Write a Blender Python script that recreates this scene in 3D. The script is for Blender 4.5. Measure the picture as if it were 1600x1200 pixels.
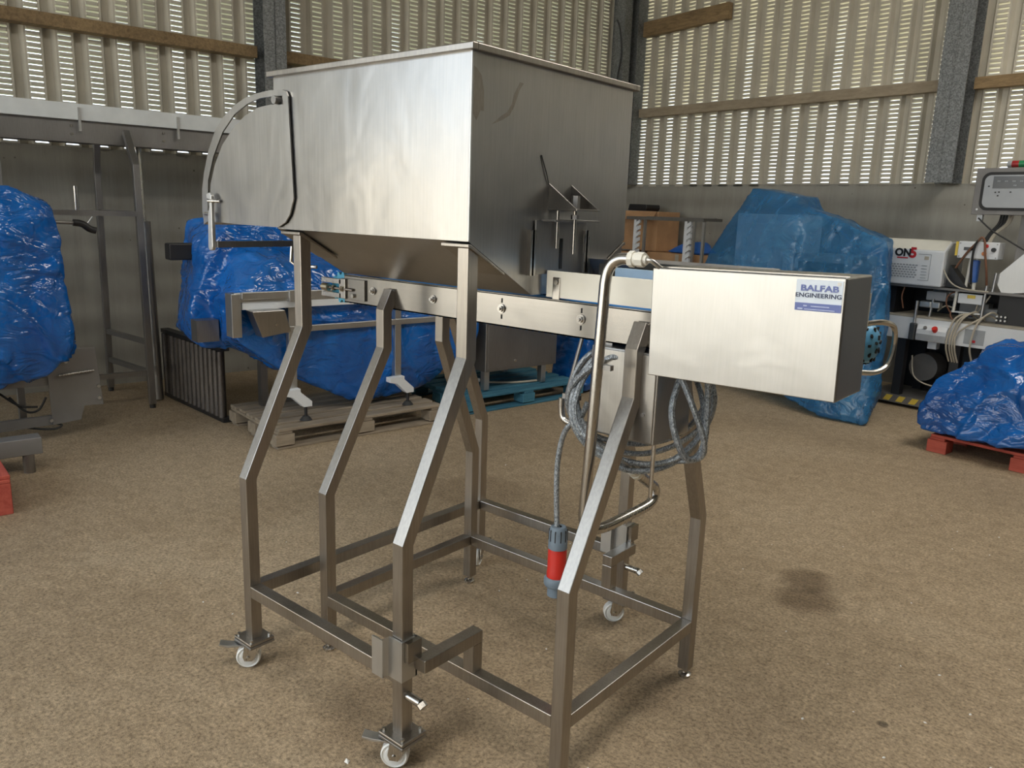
import bpy, bmesh, math, random
from mathutils import Vector, Matrix, noise
for o in list(bpy.data.objects): bpy.data.objects.remove(o)
S = bpy.context.scene
COL = S.collection
R = random.Random(7)
PI = math.pi

# ------------------------------------------------------------------ camera
cam = bpy.data.cameras.new('camera'); cam.sensor_width = 36; cam.lens = 1237.5/1600*36
cam.clip_end = 200
co = bpy.data.objects.new('camera', cam); COL.objects.link(co); S.camera = co
cR = Vector((0.76370033, 0.64472552, 0.03302738)); cU = Vector((-0.16218534, 0.14209233, 0.97647616)); cF = Vector((-0.62486616, 0.75109172, -0.21308098))
co.matrix_world = Matrix(((cR.x, cU.x, -cF.x, 1.44678), (cR.y, cU.y, -cF.y, -1.54087), (cR.z, cU.z, -cF.z, 1.55), (0, 0, 0, 1)))

# ------------------------------------------------------------------ world, daylight
wd = bpy.data.worlds.new('sky'); S.world = wd; wd.use_nodes = True
bg = wd.node_tree.nodes['Background']
bg.inputs[0].default_value = (0.78, 0.89, 1.0, 1); bg.inputs[1].default_value = 2.4
S.view_settings.view_transform = 'Standard'; S.view_settings.look = 'None'
S.view_settings.gamma = 1.0; S.view_settings.use_curve_mapping = False
S.view_settings.exposure = 0.42
# sun behind the shed: lights the yard in front of the open door, the roof keeps it out of the shed
sn = bpy.data.lights.new('sun', 'SUN'); sn.energy = 9.0; sn.angle = .01; sn.color = (1, .93, .82)
so_ = bpy.data.objects.new('sun', sn); COL.objects.link(so_); so_.rotation_euler = Vector((-.05, -.60, -.80)).to_track_quat('-Z', 'Y').to_euler()

# frame of the shed: a runs along the right-hand wall, b along the left-hand wall (negative = towards the viewer)
ORG = Vector((-4.256, 7.494, 0)); AW = math.radians(-10)
WX = Vector((math.cos(AW), math.sin(AW), 0)); WY = Vector((-math.sin(AW), math.cos(AW), 0))
MW = Matrix.Translation(ORG) @ Matrix.Rotation(AW, 4, 'Z')
ID = Matrix.Identity(4)
def W(a, b, z=0): return ORG + WX*a + WY*b + Vector((0, 0, z))
RA, RB, RH = 22.0, -12.5, 5.0           # shed: a 0..14, b 0..-12.5, eaves height
DOOR = (0.25, 8.6, 4.5)                 # opening in the front wall: a0, a1, height
ROOFL = [(a, b) for a in (6.6,) for b in (-2.6, -8.2)]   # roof lights 1.2 x 3.4 m

def area(name, loc, rot, sx, sy, power, col=(1, 1, 1), portal=False):
    l = bpy.data.lights.new(name, 'AREA'); l.shape = 'RECTANGLE'; l.size = sx; l.size_y = sy
    l.energy = power; l.color = col
    if portal: l.cycles.is_portal = True
    o = bpy.data.objects.new(name, l); COL.objects.link(o); o.matrix_world = Matrix.Translation(loc) @ rot
    return o
# daylight through the open door (portal guides the sky light) and through the roof lights
area('door_daylight', W((DOOR[0]+DOOR[1])/2, RB+0.02, DOOR[2]/2), Matrix.Rotation(AW, 4, 'Z') @ Matrix.Rotation(PI/2, 4, 'X'), DOOR[1]-DOOR[0], DOOR[2], 1, portal=True)
for a, b in ROOFL:
    area('roof_light', W(a, b, RH-0.06), Matrix.Rotation(AW, 4, 'Z'), 1.15, 3.3, 46, (1.0, 0.95, 0.86))

# ------------------------------------------------------------------ materials
MATS = {}
def nd(nt, t, **k):
    n = nt.nodes.new(t)
    for a, v in k.items():
        if a.startswith('i_'):
            key = a[2:]; key = int(key) if key.isdigit() else key
            n.inputs[key].default_value = v
        else: setattr(n, a, v)
    return n
def base(name):
    m = bpy.data.materials.new(name); m.use_nodes = True; MATS[name] = m
    nt = m.node_tree; return m, nt, nt.nodes['Principled BSDF']
def ramp(nt, fac, stops):
    r = nt.nodes.new('ShaderNodeValToRGB'); e = r.color_ramp.elements
    while len(e) < len(stops): e.new(0.5)
    for x, (p, c) in zip(e, stops): x.position = p; x.color = (*c, 1) if len(c) == 3 else c
    nt.links.new(fac, r.inputs[0]); return r
def mapped(nt, scale=(1, 1, 1), rot=(0, 0, 0), coord='Object'):
    tc = nt.nodes.new('ShaderNodeTexCoord'); mp = nt.nodes.new('ShaderNodeMapping')
    mp.inputs['Scale'].default_value = scale; mp.inputs['Rotation'].default_value = rot
    nt.links.new(tc.outputs[coord], mp.inputs[0]); return mp.outputs[0]
def nz(nt, vec, scale, detail=4, rough=.55, dist=0, typ='FBM'):
    n = nd(nt, 'ShaderNodeTexNoise', noise_type=typ); n.inputs['Scale'].default_value = scale; n.inputs['Detail'].default_value = detail
    n.inputs['Roughness'].default_value = rough; n.inputs['Distortion'].default_value = dist
    nt.links.new(vec, n.inputs['Vector']); return n.outputs[0]
def bump(nt, p, h, strength, dist=.01):
    b = nd(nt, 'ShaderNodeBump'); b.inputs['Strength'].default_value = strength; b.inputs['Distance'].default_value = dist
    nt.links.new(h, b.inputs['Height']); nt.links.new(b.outputs[0], p.inputs['Normal']); return b
def plain(name, col, rough=.5, metal=0, var=.12, vs=8, bmp=0, spec=.5):
    m, nt, p = base(name); v = mapped(nt); f = nz(nt, v, vs)
    lo = tuple(max(0, c*(1-var)) for c in col); hi = tuple(min(1, c*(1+var)) for c in col)
    r = ramp(nt, f, [(.3, lo), (.7, hi)]); nt.links.new(r.outputs[0], p.inputs['Base Color'])
    p.inputs['Roughness'].default_value = rough; p.inputs['Metallic'].default_value = metal; p.inputs['Specular IOR Level'].default_value = spec
    if bmp: bump(nt, p, nz(nt, v, vs*6), bmp, .004)
    return m
def steel(name, col, rough, stretch=(1, 1, .03), rv=.12, aniso=0.0, bmp=.02, cloud=.18, wave=0):
    m, nt, p = base(name)
    g = nz(nt, mapped(nt, stretch), 160, 3, .6)
    c = nz(nt, mapped(nt, (1, 1, .6)), 5, 4, .6, .4)
    mx = nd(nt, 'ShaderNodeMix', data_type='FLOAT'); mx.inputs[0].default_value = .55
    nt.links.new(g, mx.inputs[2]); nt.links.new(c, mx.inputs[3])
    r = ramp(nt, mx.outputs[0], [(.3, tuple(x*(1-cloud) for x in col)), (.68, tuple(min(1, x*(1+cloud*.6)) for x in col))])
    nt.links.new(r.outputs[0], p.inputs['Base Color'])
    mr = nd(nt, 'ShaderNodeMapRange'); mr.inputs[1].default_value = .3; mr.inputs[2].default_value = .7
    mr.inputs[3].default_value = rough-rv; mr.inputs[4].default_value = rough+rv
    nt.links.new(mx.outputs[0], mr.inputs[0]); nt.links.new(mr.outputs[0], p.inputs['Roughness'])
    p.inputs['Metallic'].default_value = 1; p.inputs['Anisotropic'].default_value = aniso
    if bmp: bump(nt, p, g, bmp, .002)
    if wave: bump(nt, p, nz(nt, mapped(nt, (1, 1, .8)), 5.5, 2, .45, .6), wave, .02)
    return m
def plastic_wrap(name, c0, c1, see=.0):
    m, nt, p = base(name)
    v = mapped(nt, (1, 1, .55)); f = nz(nt, v, 2.6, 6, .62, 1.0)
    r = ramp(nt, f, [(.3, c0), (.72, c1)]); nt.links.new(r.outputs[0], p.inputs['Base Color'])
    p.inputs['Roughness'].default_value = .13; p.inputs['Specular IOR Level'].default_value = .85
    cr = nz(nt, mapped(nt, (1.2, 1.2, .55), (.5, .3, .2)), 2.6, 2.5, .5, 1.2, 'RIDGED_MULTIFRACTAL')
    cr2 = nz(nt, mapped(nt, (1, 1, 1.7), (.1, .9, .4)), 5.5, 2.5, .55, 2.0)
    ad = nd(nt, 'ShaderNodeMath', operation='MULTIPLY_ADD'); nt.links.new(cr2, ad.inputs[0]); ad.inputs[1].default_value = .7; nt.links.new(cr, ad.inputs[2])
    bump(nt, p, ad.outputs[0], .8, .035)
    if see:
        out = nt.nodes['Material Output']; tr = nd(nt, 'ShaderNodeBsdfTransparent'); tr.inputs[0].default_value = (.50, .68, .86, 1)
        mx = nd(nt, 'ShaderNodeMixShader')
        sr = ramp(nt, f, [(.35, (see+.15,)*3), (.7, (see-.15,)*3)]); nt.links.new(sr.outputs[0], mx.inputs[0])
        nt.links.new(p.outputs[0], mx.inputs[1]); nt.links.new(tr.outputs[0], mx.inputs[2]); nt.links.new(mx.outputs[0], out.inputs[0])
    return m

# brushed stainless and other metals
steel('hopper_steel', (.455, .445, .43), .31, (1, 1, .03), .035, bmp=0, cloud=.16, wave=.12)
steel('frame_steel', (.40, .372, .338), .34, (1, 1, .05), .05, bmp=0, cloud=.25)
steel('cover_steel', (.46, .455, .445), .32, (1, 1, .04), .035, bmp=0, cloud=.08, wave=.10)
steel('rail_steel', (.36, .345, .325), .25, (.03, 1, 1), .012, bmp=0, cloud=.10, wave=.05)
steel('tube_steel', (.56, .54, .51), .27, (1, 1, .05), .03, bmp=0)
steel('scuffed_steel', (.36, .33, .29), .42, (1, 1, .3), .08, cloud=.35)
steel('dull_steel', (.33, .32, .31), .45, (1, 1, .1), .08)
steel('aluminium', (.58, .58, .57), .42, (1, 1, .1), .08, cloud=.08)
steel('dark_roller', (.17, .155, .145), .5, (1, 1, .3), .1, cloud=.5)
# galvanised spangle
m, nt, p = base('galvanised')
vo = nd(nt, 'ShaderNodeTexVoronoi'); vo.inputs['Scale'].default_value = 95; nt.links.new(mapped(nt), vo.inputs['Vector'])
r = ramp(nt, vo.outputs['Color'], [(.2, (.15, .155, .155)), (.85, (.29, .30, .30))]); nt.links.new(r.outputs[0], p.inputs['Base Color'])
p.inputs['Metallic'].default_value = .55; p.inputs['Roughness'].default_value = .5
# floor: worn sandy concrete with stains
m, nt, p = base('floor_concrete')
v = mapped(nt)
big = nz(nt, v, .55, 6, .62, .5); fine = nz(nt, v, 80, 6, .8); grit = nz(nt, v, 330, 2, .6)
c1 = ramp(nt, big, [(.3, (.31, .240, .160)), (.5, (.405, .316, .212)), (.72, (.49, .40, .285))])
mid = nz(nt, v, 16, 4, .7, .3)
c1b = ramp(nt, mid, [(.3, (.80, .78, .75)), (.7, (1.14, 1.13, 1.12))])
m0 = nd(nt, 'ShaderNodeMix', data_type='RGBA', blend_type='MULTIPLY'); m0.inputs[0].default_value = 1
nt.links.new(c1.outputs[0], m0.inputs[6]); nt.links.new(c1b.outputs[0], m0.inputs[7])
c2 = ramp(nt, fine, [(.32, (.25, .21, .17)), (.49, (1, 1, 1)), (.66, (1.65, 1.6, 1.52))])
mx = nd(nt, 'ShaderNodeMix', data_type='RGBA', blend_type='MULTIPLY'); mx.inputs[0].default_value = .9
nt.links.new(m0.outputs[2], mx.inputs[6]); nt.links.new(c2.outputs[0], mx.inputs[7])
def spot(prev, x, y, rad, dark, soft=.35, wob=.25):
    tc = nd(nt, 'ShaderNodeTexCoord'); mp = nd(nt, 'ShaderNodeMapping'); mp.inputs['Location'].default_value = (-x, -y, 0)
    nt.links.new(tc.outputs['Object'], mp.inputs[0])
    l = nd(nt, 'ShaderNodeVectorMath', operation='LENGTH'); nt.links.new(mp.outputs[0], l.inputs[0])
    n = nz(nt, v, 7, 3, .6); ad = nd(nt, 'ShaderNodeMath', operation='MULTIPLY_ADD'); nt.links.new(n, ad.inputs[0]); ad.inputs[1].default_value = rad*wob*2; nt.links.new(l.outputs['Value'], ad.inputs[2])
    rr = ramp(nt, ad.outputs[0], [(0, dark), (1, (1, 1, 1))]); rr.color_ramp.elements[0].position = min(.98, rad*(1-soft)+rad*wob); rr.color_ramp.elements[1].position = min(1, rad*1.05+rad*wob)
    k = nd(nt, 'ShaderNodeMix', data_type='RGBA', blend_type='MULTIPLY'); k.inputs[0].default_value = 1
    nt.links.new(prev, k.inputs[6]); nt.links.new(rr.outputs[0], k.inputs[7]); return k.outputs[2]
last = mx.outputs[2]
for sp in ((.40, 1.80, .14, (.55, .52, .49), .5, .4), (.46, 1.62, .15, (.55, .52, .49), .5, .4), (.95, .95, .02, (.4, .4, .4)), (-1.4, 1.6, .3, (.8, .78, .76)), (-.2, -.05, .28, (.82, .8, .78)), (.25, .62, .2, (.78, .76, .74))):
    last = spot(last, *sp)
nt.links.new(last, p.inputs['Base Color']); p.inputs['Roughness'].default_value = .72; p.inputs['Specular IOR Level'].default_value = .35
ad = nd(nt, 'ShaderNodeMath', operation='ADD'); nt.links.new(fine, ad.inputs[0]); nt.links.new(grit, ad.inputs[1]); bump(nt, p, ad.outputs[0], .55, .006)
# wall concrete: board-marked bands, pits and streaks (object z is metres above the floor)
m, nt, p = base('wall_concrete')
v = mapped(nt); f1 = nz(nt, v, 1.6, 6, .65, .3); f2 = nz(nt, mapped(nt, (6, 6, .35)), 2.2, 4, .6)
wv = nd(nt, 'ShaderNodeTexWave', wave_type='BANDS', bands_direction='Z'); wv.inputs['Scale'].default_value = .8; wv.inputs['Distortion'].default_value = 1.2; wv.inputs['Detail Scale'].default_value = .6
nt.links.new(mapped(nt, (.15, .15, 1.6)), wv.inputs['Vector'])
m1 = nd(nt, 'ShaderNodeMix', data_type='FLOAT'); m1.inputs[0].default_value = .4; nt.links.new(f1, m1.inputs[2]); nt.links.new(f2, m1.inputs[3])
m2 = nd(nt, 'ShaderNodeMix', data_type='FLOAT'); m2.inputs[0].default_value = .16; nt.links.new(m1.outputs[0], m2.inputs[2]); nt.links.new(wv.outputs[1], m2.inputs[3])
r = ramp(nt, m2.outputs[0], [(.3, (.245, .232, .20)), (.5, (.325, .31, .27)), (.7, (.40, .385, .34))]); 
pit = nd(nt, 'ShaderNodeTexVoronoi'); pit.inputs['Scale'].default_value = 7; nt.links.new(v, pit.inputs['Vector'])
rp = ramp(nt, pit.outputs[0], [(.03, (.3, .28, .25)), (.07, (1, 1, 1))])
k = nd(nt, 'ShaderNodeMix', data_type='RGBA', blend_type='MULTIPLY'); k.inputs[0].default_value = 1; nt.links.new(r.outputs[0], k.inputs[6]); nt.links.new(rp.outputs[0], k.inputs[7])
nt.links.new(k.outputs[2], p.inputs['Base Color']); p.inputs['Roughness'].default_value = .85; bump(nt, p, m2.outputs[0], .5, .02)
plain('cladding', (.56, .52, .43), .5, 0, .10, 3)
plain('render_grey', (.36, .35, .33), .8)
plain('gloom_render', (.14, .135, .13), .8)
plain('roof_sheet', (.45, .45, .43), .6)
plain('yard_render', (.72, .66, .56), .85)
plain('apron', (.62, .58, .50), .85)
def wood(name, lo, hi, rough=.75, ax=(1, 18, 18)):
    m, nt, p = base(name)
    g = nz(nt, mapped(nt, ax), 2.2, 6, .65, .6); b = nz(nt, mapped(nt), 3, 4, .6)
    mm = nd(nt, 'ShaderNodeMix', data_type='FLOAT'); mm.inputs[0].default_value = .4; nt.links.new(g, mm.inputs[2]); nt.links.new(b, mm.inputs[3])
    r = ramp(nt, mm.outputs[0], [(.32, lo), (.68, hi)]); nt.links.new(r.outputs[0], p.inputs['Base Color']); p.inputs['Roughness'].default_value = rough
    bump(nt, p, g, .35, .004)
wood('timber', (.12, .075, .035), (.38, .26, .13))
wood('pale_timber', (.26, .21, .15), (.46, .38, .27))
wood('pallet_wood', (.17, .135, .095), (.40, .33, .245))
wood('pallet_red', (.33, .045, .03), (.55, .12, .08))
wood('pallet_blue', (.02, .10, .17), (.07, .24, .33))
plain('guide_cream', (.80, .77, .68), .45, 0, .05)
plain('guide_white', (.72, .74, .73), .45, 0, .06)
plain('guide_blue', (.42, .56, .68), .4)
plain('belt_blue', (.02, .22, .62), .4)
plain('sprocket_teal', (.10, .42, .60), .4)
plain('motor_blue', (.13, .40, .66), .4)
plain('nylon_white', (.80, .80, .77), .4, 0, .05)
plain('gland_cream', (.76, .74, .66), .45, 0, .05)
plain('plug_red', (.62, .03, .02), .38, 0, .08)
plain('plug_grey', (.17, .22, .27), .5)
plain('black_plastic', (.018, .018, .02), .45)
plain('rubber', (.03, .03, .03), .7)
plain('dark_gap', (.02, .02, .02), .8)
plain('machine_white', (.74, .76, .78), .4, 0, .05, 5)
plain('machine_dirty', (.40, .36, .29), .7, 0, .25, 6)
plain('machine_grey', (.36, .37, .38), .5)
plain('panel_grey', (.205, .195, .185), .45, .3)
plain('plate_grey', (.25, .24, .23), .42, .3, .06)
plain('panel_face', (.34, .36, .38), .25, 0, .05)
plain('panel_display', (.06, .065, .07), .2)
plain('cable_beige', (.48, .43, .34), .5)
plain('cable_black', (.02, .02, .02), .5)
plain('wire_brown', (.20, .09, .05), .6)
plain('cardboard', (.50, .29, .15), .8, 0, .18, 4)
plain('paper', (.8, .79, .75), .8)
plain('label_pale', (.70, .77, .86), .35, 0, .04)
plain('label_blue', (.11, .15, .40), .35, 0, .05)
plain('ink_navy', (.03, .04, .10), .5); plain('ink_black', (.01, .01, .012), .5); plain('ink_red', (.55, .02, .03), .5)
plain('ink_pale', (.50, .57, .78), .5); plain('ink_grey', (.32, .34, .36), .5)
plain('brass', (.55, .50, .38), .35, 1)
plain('lamp_red', (.35, .03, .03), .25); plain('lamp_green', (.02, .22, .09), .25)
plain('button_orange', (.7, .22, .05), .4); plain('tape_yellow', (.75, .55, .08), .5)
plain('bag_blue', (.03, .15, .55), .3)
plastic_wrap('wrap_blue', (.002, .065, .29), (.008, .17, .60))
plastic_wrap('wrap_blue_thin', (.015, .15, .38), (.09, .33, .62), .50)
plastic_wrap('wrap_dark', (.012, .018, .028), (.03, .045, .065))
# braided cable
m, nt, p = base('braid')
ck = nd(nt, 'ShaderNodeTexVoronoi'); ck.inputs['Scale'].default_value = 380; nt.links.new(mapped(nt, (1, 1, .5)), ck.inputs['Vector'])
r = ramp(nt, ck.outputs['Color'], [(.2, (.17, .19, .21)), (.75, (.46, .50, .54))]); nt.links.new(r.outputs[0], p.inputs['Base Color'])
p.inputs['Roughness'].default_value = .35; p.inputs['Metallic'].default_value = .5; bump(nt, p, ck.outputs[0], .6, .003)
# backlit roof panel
m, nt, p = base('roof_panel'); p.inputs['Base Color'].default_value = (.8, .8, .75, 1); p.inputs['Emission Color'].default_value = (1, .97, .9, 1); p.inputs['Emission Strength'].default_value = 3

# ------------------------------------------------------------------ mesh helpers
class MB:
    def __init__(s, M=ID): s.v = []; s.f = []; s.M = M; s.sm = False
    def add(s, vs, fs):
        k = len(s.v); s.v += [s.M @ Vector(q) for q in vs]; s.f += [tuple(i+k for i in f) for f in fs]; return s
    def box(s, x0, x1, y0, y1, z0, z1, bev=0):
        if bev:
            bm = bmesh.new(); bmesh.ops.create_cube(bm, size=1)
            for q in bm.verts: q.co = Vector((x0+(x1-x0)*(q.co.x+.5), y0+(y1-y0)*(q.co.y+.5), z0+(z1-z0)*(q.co.z+.5)))
            bmesh.ops.bevel(bm, geom=bm.edges[:], offset=bev, segments=2, profile=.5, affect='EDGES')
            return s.bm(bm)
        return s.add([(x0,y0,z0),(x1,y0,z0),(x1,y1,z0),(x0,y1,z0),(x0,y0,z1),(x1,y0,z1),(x1,y1,z1),(x0,y1,z1)],
                     [(0,3,2,1),(4,5,6,7),(0,1,5,4),(1,2,6,5),(2,3,7,6),(3,0,4,7)])
    def bm(s, bm):
        bm.verts.index_update(); s.add([q.co.copy() for q in bm.verts], [[q.index for q in f.verts] for f in bm.faces]); bm.free(); return s
    def prism(s, poly, axis, c0, c1):
        # poly: 2-D points; axis: the extrusion axis ('x','y','z'); the other two axes keep their order
        def P(q, c): return {'x': (c, q[0], q[1]), 'y': (q[0], c, q[1]), 'z': (q[0], q[1], c)}[axis]
        n = len(poly); vs = [P(q, c0) for q in poly]+[P(q, c1) for q in poly]
        return s.add(vs, [tuple(range(n))[::-1], tuple(range(n, 2*n))]+[(i, (i+1) % n, (i+1) % n+n, i+n) for i in range(n)])
    def cyl(s, p0, p1, r, n=16, r1=None, cap=True):
        return s.tube([p0, p1], r, n, [r, r if r1 is None else r1], cap)
    def tube(s, pts, r, n=12, radii=None, cap=True, closed=False):
        P = [Vector(q) for q in pts]; N = len(P); rings = []
        t0 = (P[1]-P[0]).normalized(); up = Vector((0, 0, 1)) if abs(t0.z) < .9 else Vector((1, 0, 0))
        u = t0.cross(up).normalized()
        for i, q in enumerate(P):
            if closed: t = (P[(i+1) % N]-P[i-1]).normalized()
            else: t = (P[min(i+1, N-1)]-P[max(i-1, 0)]).normalized()
            u = (u-t*u.dot(t)).normalized(); w = t.cross(u); rr = radii[i] if radii else r
            rings.append([q+(u*math.cos(2*PI*k/n)+w*math.sin(2*PI*k/n))*rr for k in range(n)])
        vs = [x for g in rings for x in g]; fs = []
        for i in range(N if closed else N-1):
            j = (i+1) % N
            for k in range(n): fs.append((i*n+k, i*n+(k+1) % n, j*n+(k+1) % n, j*n+k))
        if cap and not closed: fs += [tuple(range(n))[::-1], tuple(range((N-1)*n, N*n))]
        s.sm = True; return s.add(vs, fs)
    def sq(s, pts, w, axis='x', w2=None):
        # square tube along a polyline that bends in the plane normal to `axis`; mitred corners
        P = [Vector(q) for q in pts]; N = len(P); ax = {'x': Vector((1,0,0)), 'y': Vector((0,1,0)), 'z': Vector((0,0,1))}[axis]
        h = w/2; g = (w2 or w)/2; vs = []
        for i, q in enumerate(P):
            d0 = (P[i]-P[i-1]).normalized() if i else (P[1]-P[0]).normalized()
            d1 = (P[i+1]-P[i]).normalized() if i < N-1 else d0
            n0 = ax.cross(d0); n1 = ax.cross(d1); b = (n0+n1).normalized(); b = b/max(.3, b.dot(n0))
            vs += [q-ax*g-b*h, q+ax*g-b*h, q+ax*g+b*h, q-ax*g+b*h]
        fs = [(0, 1, 2, 3), tuple(range((N-1)*4, N*4))[::-1]]
        for i in range(N-1):
            for k in range(4): fs.append((i*4+k, (i+1)*4+k, (i+1)*4+(k+1) % 4, i*4+(k+1) % 4))
        return s.add(vs, fs)
    def lathe(s, prof, c, ax='z', n=24):
        vs = []; m = len(prof)
        for k in range(n):
            a = 2*PI*k/n
            for r, h in prof:
                x, y = r*math.cos(a), r*math.sin(a)
                q = {'z': (x, y, h), 'x': (h, x, y), 'y': (x, h, y)}[ax]
                vs.append(Vector(c)+Vector(q))
        fs = []
        for k in range(n):
            for i in range(m-1): fs.append((k*m+i, ((k+1) % n)*m+i, ((k+1) % n)*m+i+1, k*m+i+1))
        s.sm = True; return s.add(vs, fs)
    def build(s, name, mat, parent=None, label=None, smooth=None, bevel=0, kind=None):
        me = bpy.data.meshes.new(name)
        off = parent_loc(parent)
        me.from_pydata([q-off for q in s.v], [], s.f); me.update()
        bm = bmesh.new(); bm.from_mesh(me); bmesh.ops.recalc_face_normals(bm, faces=bm.faces[:]); bm.to_mesh(me); bm.free()
        me.materials.append(MATS[mat])
        o = bpy.data.objects.new(name, me); COL.objects.link(o); o.parent = parent
        if s.sm if smooth is None else smooth: shade(me)
        if bevel:
            md = o.modifiers.new('bevel', 'BEVEL'); md.width = bevel; md.segments = 2; md.limit_method = 'ANGLE'; md.angle_limit = math.radians(40)
        if label: o['label'] = label
        if kind: o['kind'] = kind
        return o
def shade(me, ang=40):
    for f in me.polygons: f.use_smooth = True
    bm = bmesh.new(); bm.from_mesh(me)
    for e in bm.edges:
        if len(e.link_faces) == 2 and e.calc_face_angle(0) > math.radians(ang): e.smooth = False
    bm.to_mesh(me); bm.free()
def parent_loc(p):
    v = Vector((0, 0, 0))
    while p: v = v+p.location; p = p.parent
    return v
def thing(name, loc, label, cat, group=None):
    o = bpy.data.objects.new(name, None); o.empty_display_size = .1; COL.objects.link(o); o.location = loc
    o['label'] = label; o['category'] = cat
    if group: o['group'] = group
    return o
def tag(o, label, cat, group=None):
    o['label'] = label; o['category'] = cat
    if group: o['group'] = group
    return o
def struct(o, label=None): 
    o['kind'] = 'structure'
    if label: o['label'] = label
    return o
CACHE = {}
def piece(name, mat, parent, size, loc, M=ID, bev=.003, rotz=0.0):
    """a bevelled board or block that shares its mesh with the others of its size"""
    key = (name, mat, tuple(round(x, 4) for x in size))
    if key not in CACHE:
        b = MB().box(-size[0]/2, size[0]/2, -size[1]/2, size[1]/2, -size[2]/2, size[2]/2)
        me = bpy.data.meshes.new(name); me.from_pydata(b.v, [], b.f); me.update()
        bm = bmesh.new(); bm.from_mesh(me); bmesh.ops.bevel(bm, geom=bm.edges[:], offset=bev, segments=1, affect='EDGES'); bmesh.ops.recalc_face_normals(bm, faces=bm.faces[:]); bm.to_mesh(me); bm.free()
        me.materials.append(MATS[mat]); CACHE[key] = me
    o = bpy.data.objects.new(name, CACHE[key]); COL.objects.link(o); o.parent = parent
    o.location = (M @ Vector(loc))-parent_loc(parent); o.rotation_euler = (0, 0, M.to_euler().z+rotz)
    return o
def text(body, size, M, mat, parent, name='lettering', bold=0.0, sx=1.0):
    c = bpy.data.curves.new('t', 'FONT'); c.body = body; c.size = size; c.align_x = 'CENTER'; c.align_y = 'CENTER'; c.offset = bold; c.extrude = .0004; c.resolution_u = 3
    o = bpy.data.objects.new('t', c); COL.objects.link(o); bpy.context.view_layer.update()
    me = bpy.data.meshes.new_from_object(o.evaluated_get(bpy.context.evaluated_depsgraph_get()))
    bpy.data.objects.remove(o); off = parent_loc(parent)
    for q in me.vertices: q.co = (M @ Vector((q.co.x*sx, q.co.y, q.co.z)))-off
    me.materials.clear(); me.materials.append(MATS[mat]); me.name = name
    o = bpy.data.objects.new(name, me); COL.objects.link(o); o.parent = parent; return o
def spline(pts, n=8, closed=False):
    P = [Vector(q) for q in pts]; out = []; N = len(P)
    for i in range(N if closed else N-1):
        g = (lambda k: P[k % N]) if closed else (lambda k: P[max(0, min(N-1, k))])
        p0, p1, p2, p3 = g(i-1), g(i), g(i+1), g(i+2)
        for k in range(n):
            t = k/n; out.append(.5*((2*p1)+(p2-p0)*t+(2*p0-5*p1+4*p2-p3)*t*t+(3*p1-p0-3*p2+p3)*t**3))
    if not closed: out.append(P[-1])
    return out
def wrap(name, hulls, mat, parent, voxel=.028, amp=.03, seed=0, smooth=6, fold=(0, 0, 1), M=MW, fq=9):
    """plastic sheet pulled over a load: hulls of the load's corners, merged, relaxed and creased"""
    bm = bmesh.new()
    for H in hulls:
        vs = [bm.verts.new(M @ Vector(q)) for q in H]
        bmesh.ops.convex_hull(bm, input=vs, use_existing_faces=False)
        bmesh.ops.delete(bm, geom=[q for q in vs if q.is_valid and not q.link_faces], context='VERTS')
    bmesh.ops.recalc_face_normals(bm, faces=bm.faces[:])
    me = bpy.data.meshes.new(name); bm.to_mesh(me); bm.free()
    o = bpy.data.objects.new(name, me); COL.objects.link(o)
    md = o.modifiers.new('r', 'REMESH'); md.mode = 'VOXEL'; md.voxel_size = voxel
    if smooth:
        sm = o.modifiers.new('s', 'SMOOTH'); sm.factor = .5; sm.iterations = smooth
    bpy.context.view_layer.update()
    nm = bpy.data.meshes.new_from_object(o.evaluated_get(bpy.context.evaluated_depsgraph_get())); o.modifiers.clear(); o.data = nm
    off = parent_loc(parent); sd = Vector((seed*3.1, seed*1.7, seed*.9)); fd = Vector(fold)
    norms = [q.normal.copy() for q in nm.vertices]; zmin = min(q.co.z for q in nm.vertices)
    for q, n in zip(nm.vertices, norms):
        p = q.co; w = noise.noise_vector((p+sd)*1.3)
        f = math.sin((p.dot(fd)+w.x*.35+w.y*.2)*fq*2)*.5+math.sin((p.x*.8+p.y*1.2+w.z*.5)*fq*1.35)*.5
        c1 = abs(noise.noise((p+sd*1.3+w*.45)*2.4)); c2 = abs(noise.noise((p-sd+w*.3)*4.2))
        d = amp*(f*.40*(.4+abs(w.y)*2)+noise.noise((p+sd)*2.1)*1.1+(.5-abs(noise.noise((p+sd+w*.3)*4.0)))*.6+.75*max(0, 1-c1/.10)**1.3-.45*max(0, 1-c2/.12))
        q.co = p+n*d
        if q.co.z < max(.004, zmin-.01): q.co.z = max(.004, zmin-.01)
    for q in nm.vertices: q.co -= off
    nm.materials.clear(); nm.materials.append(MATS[mat]); nm.name = name
    for f in nm.polygons: f.use_smooth = True
    o.parent = parent; return o

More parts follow.
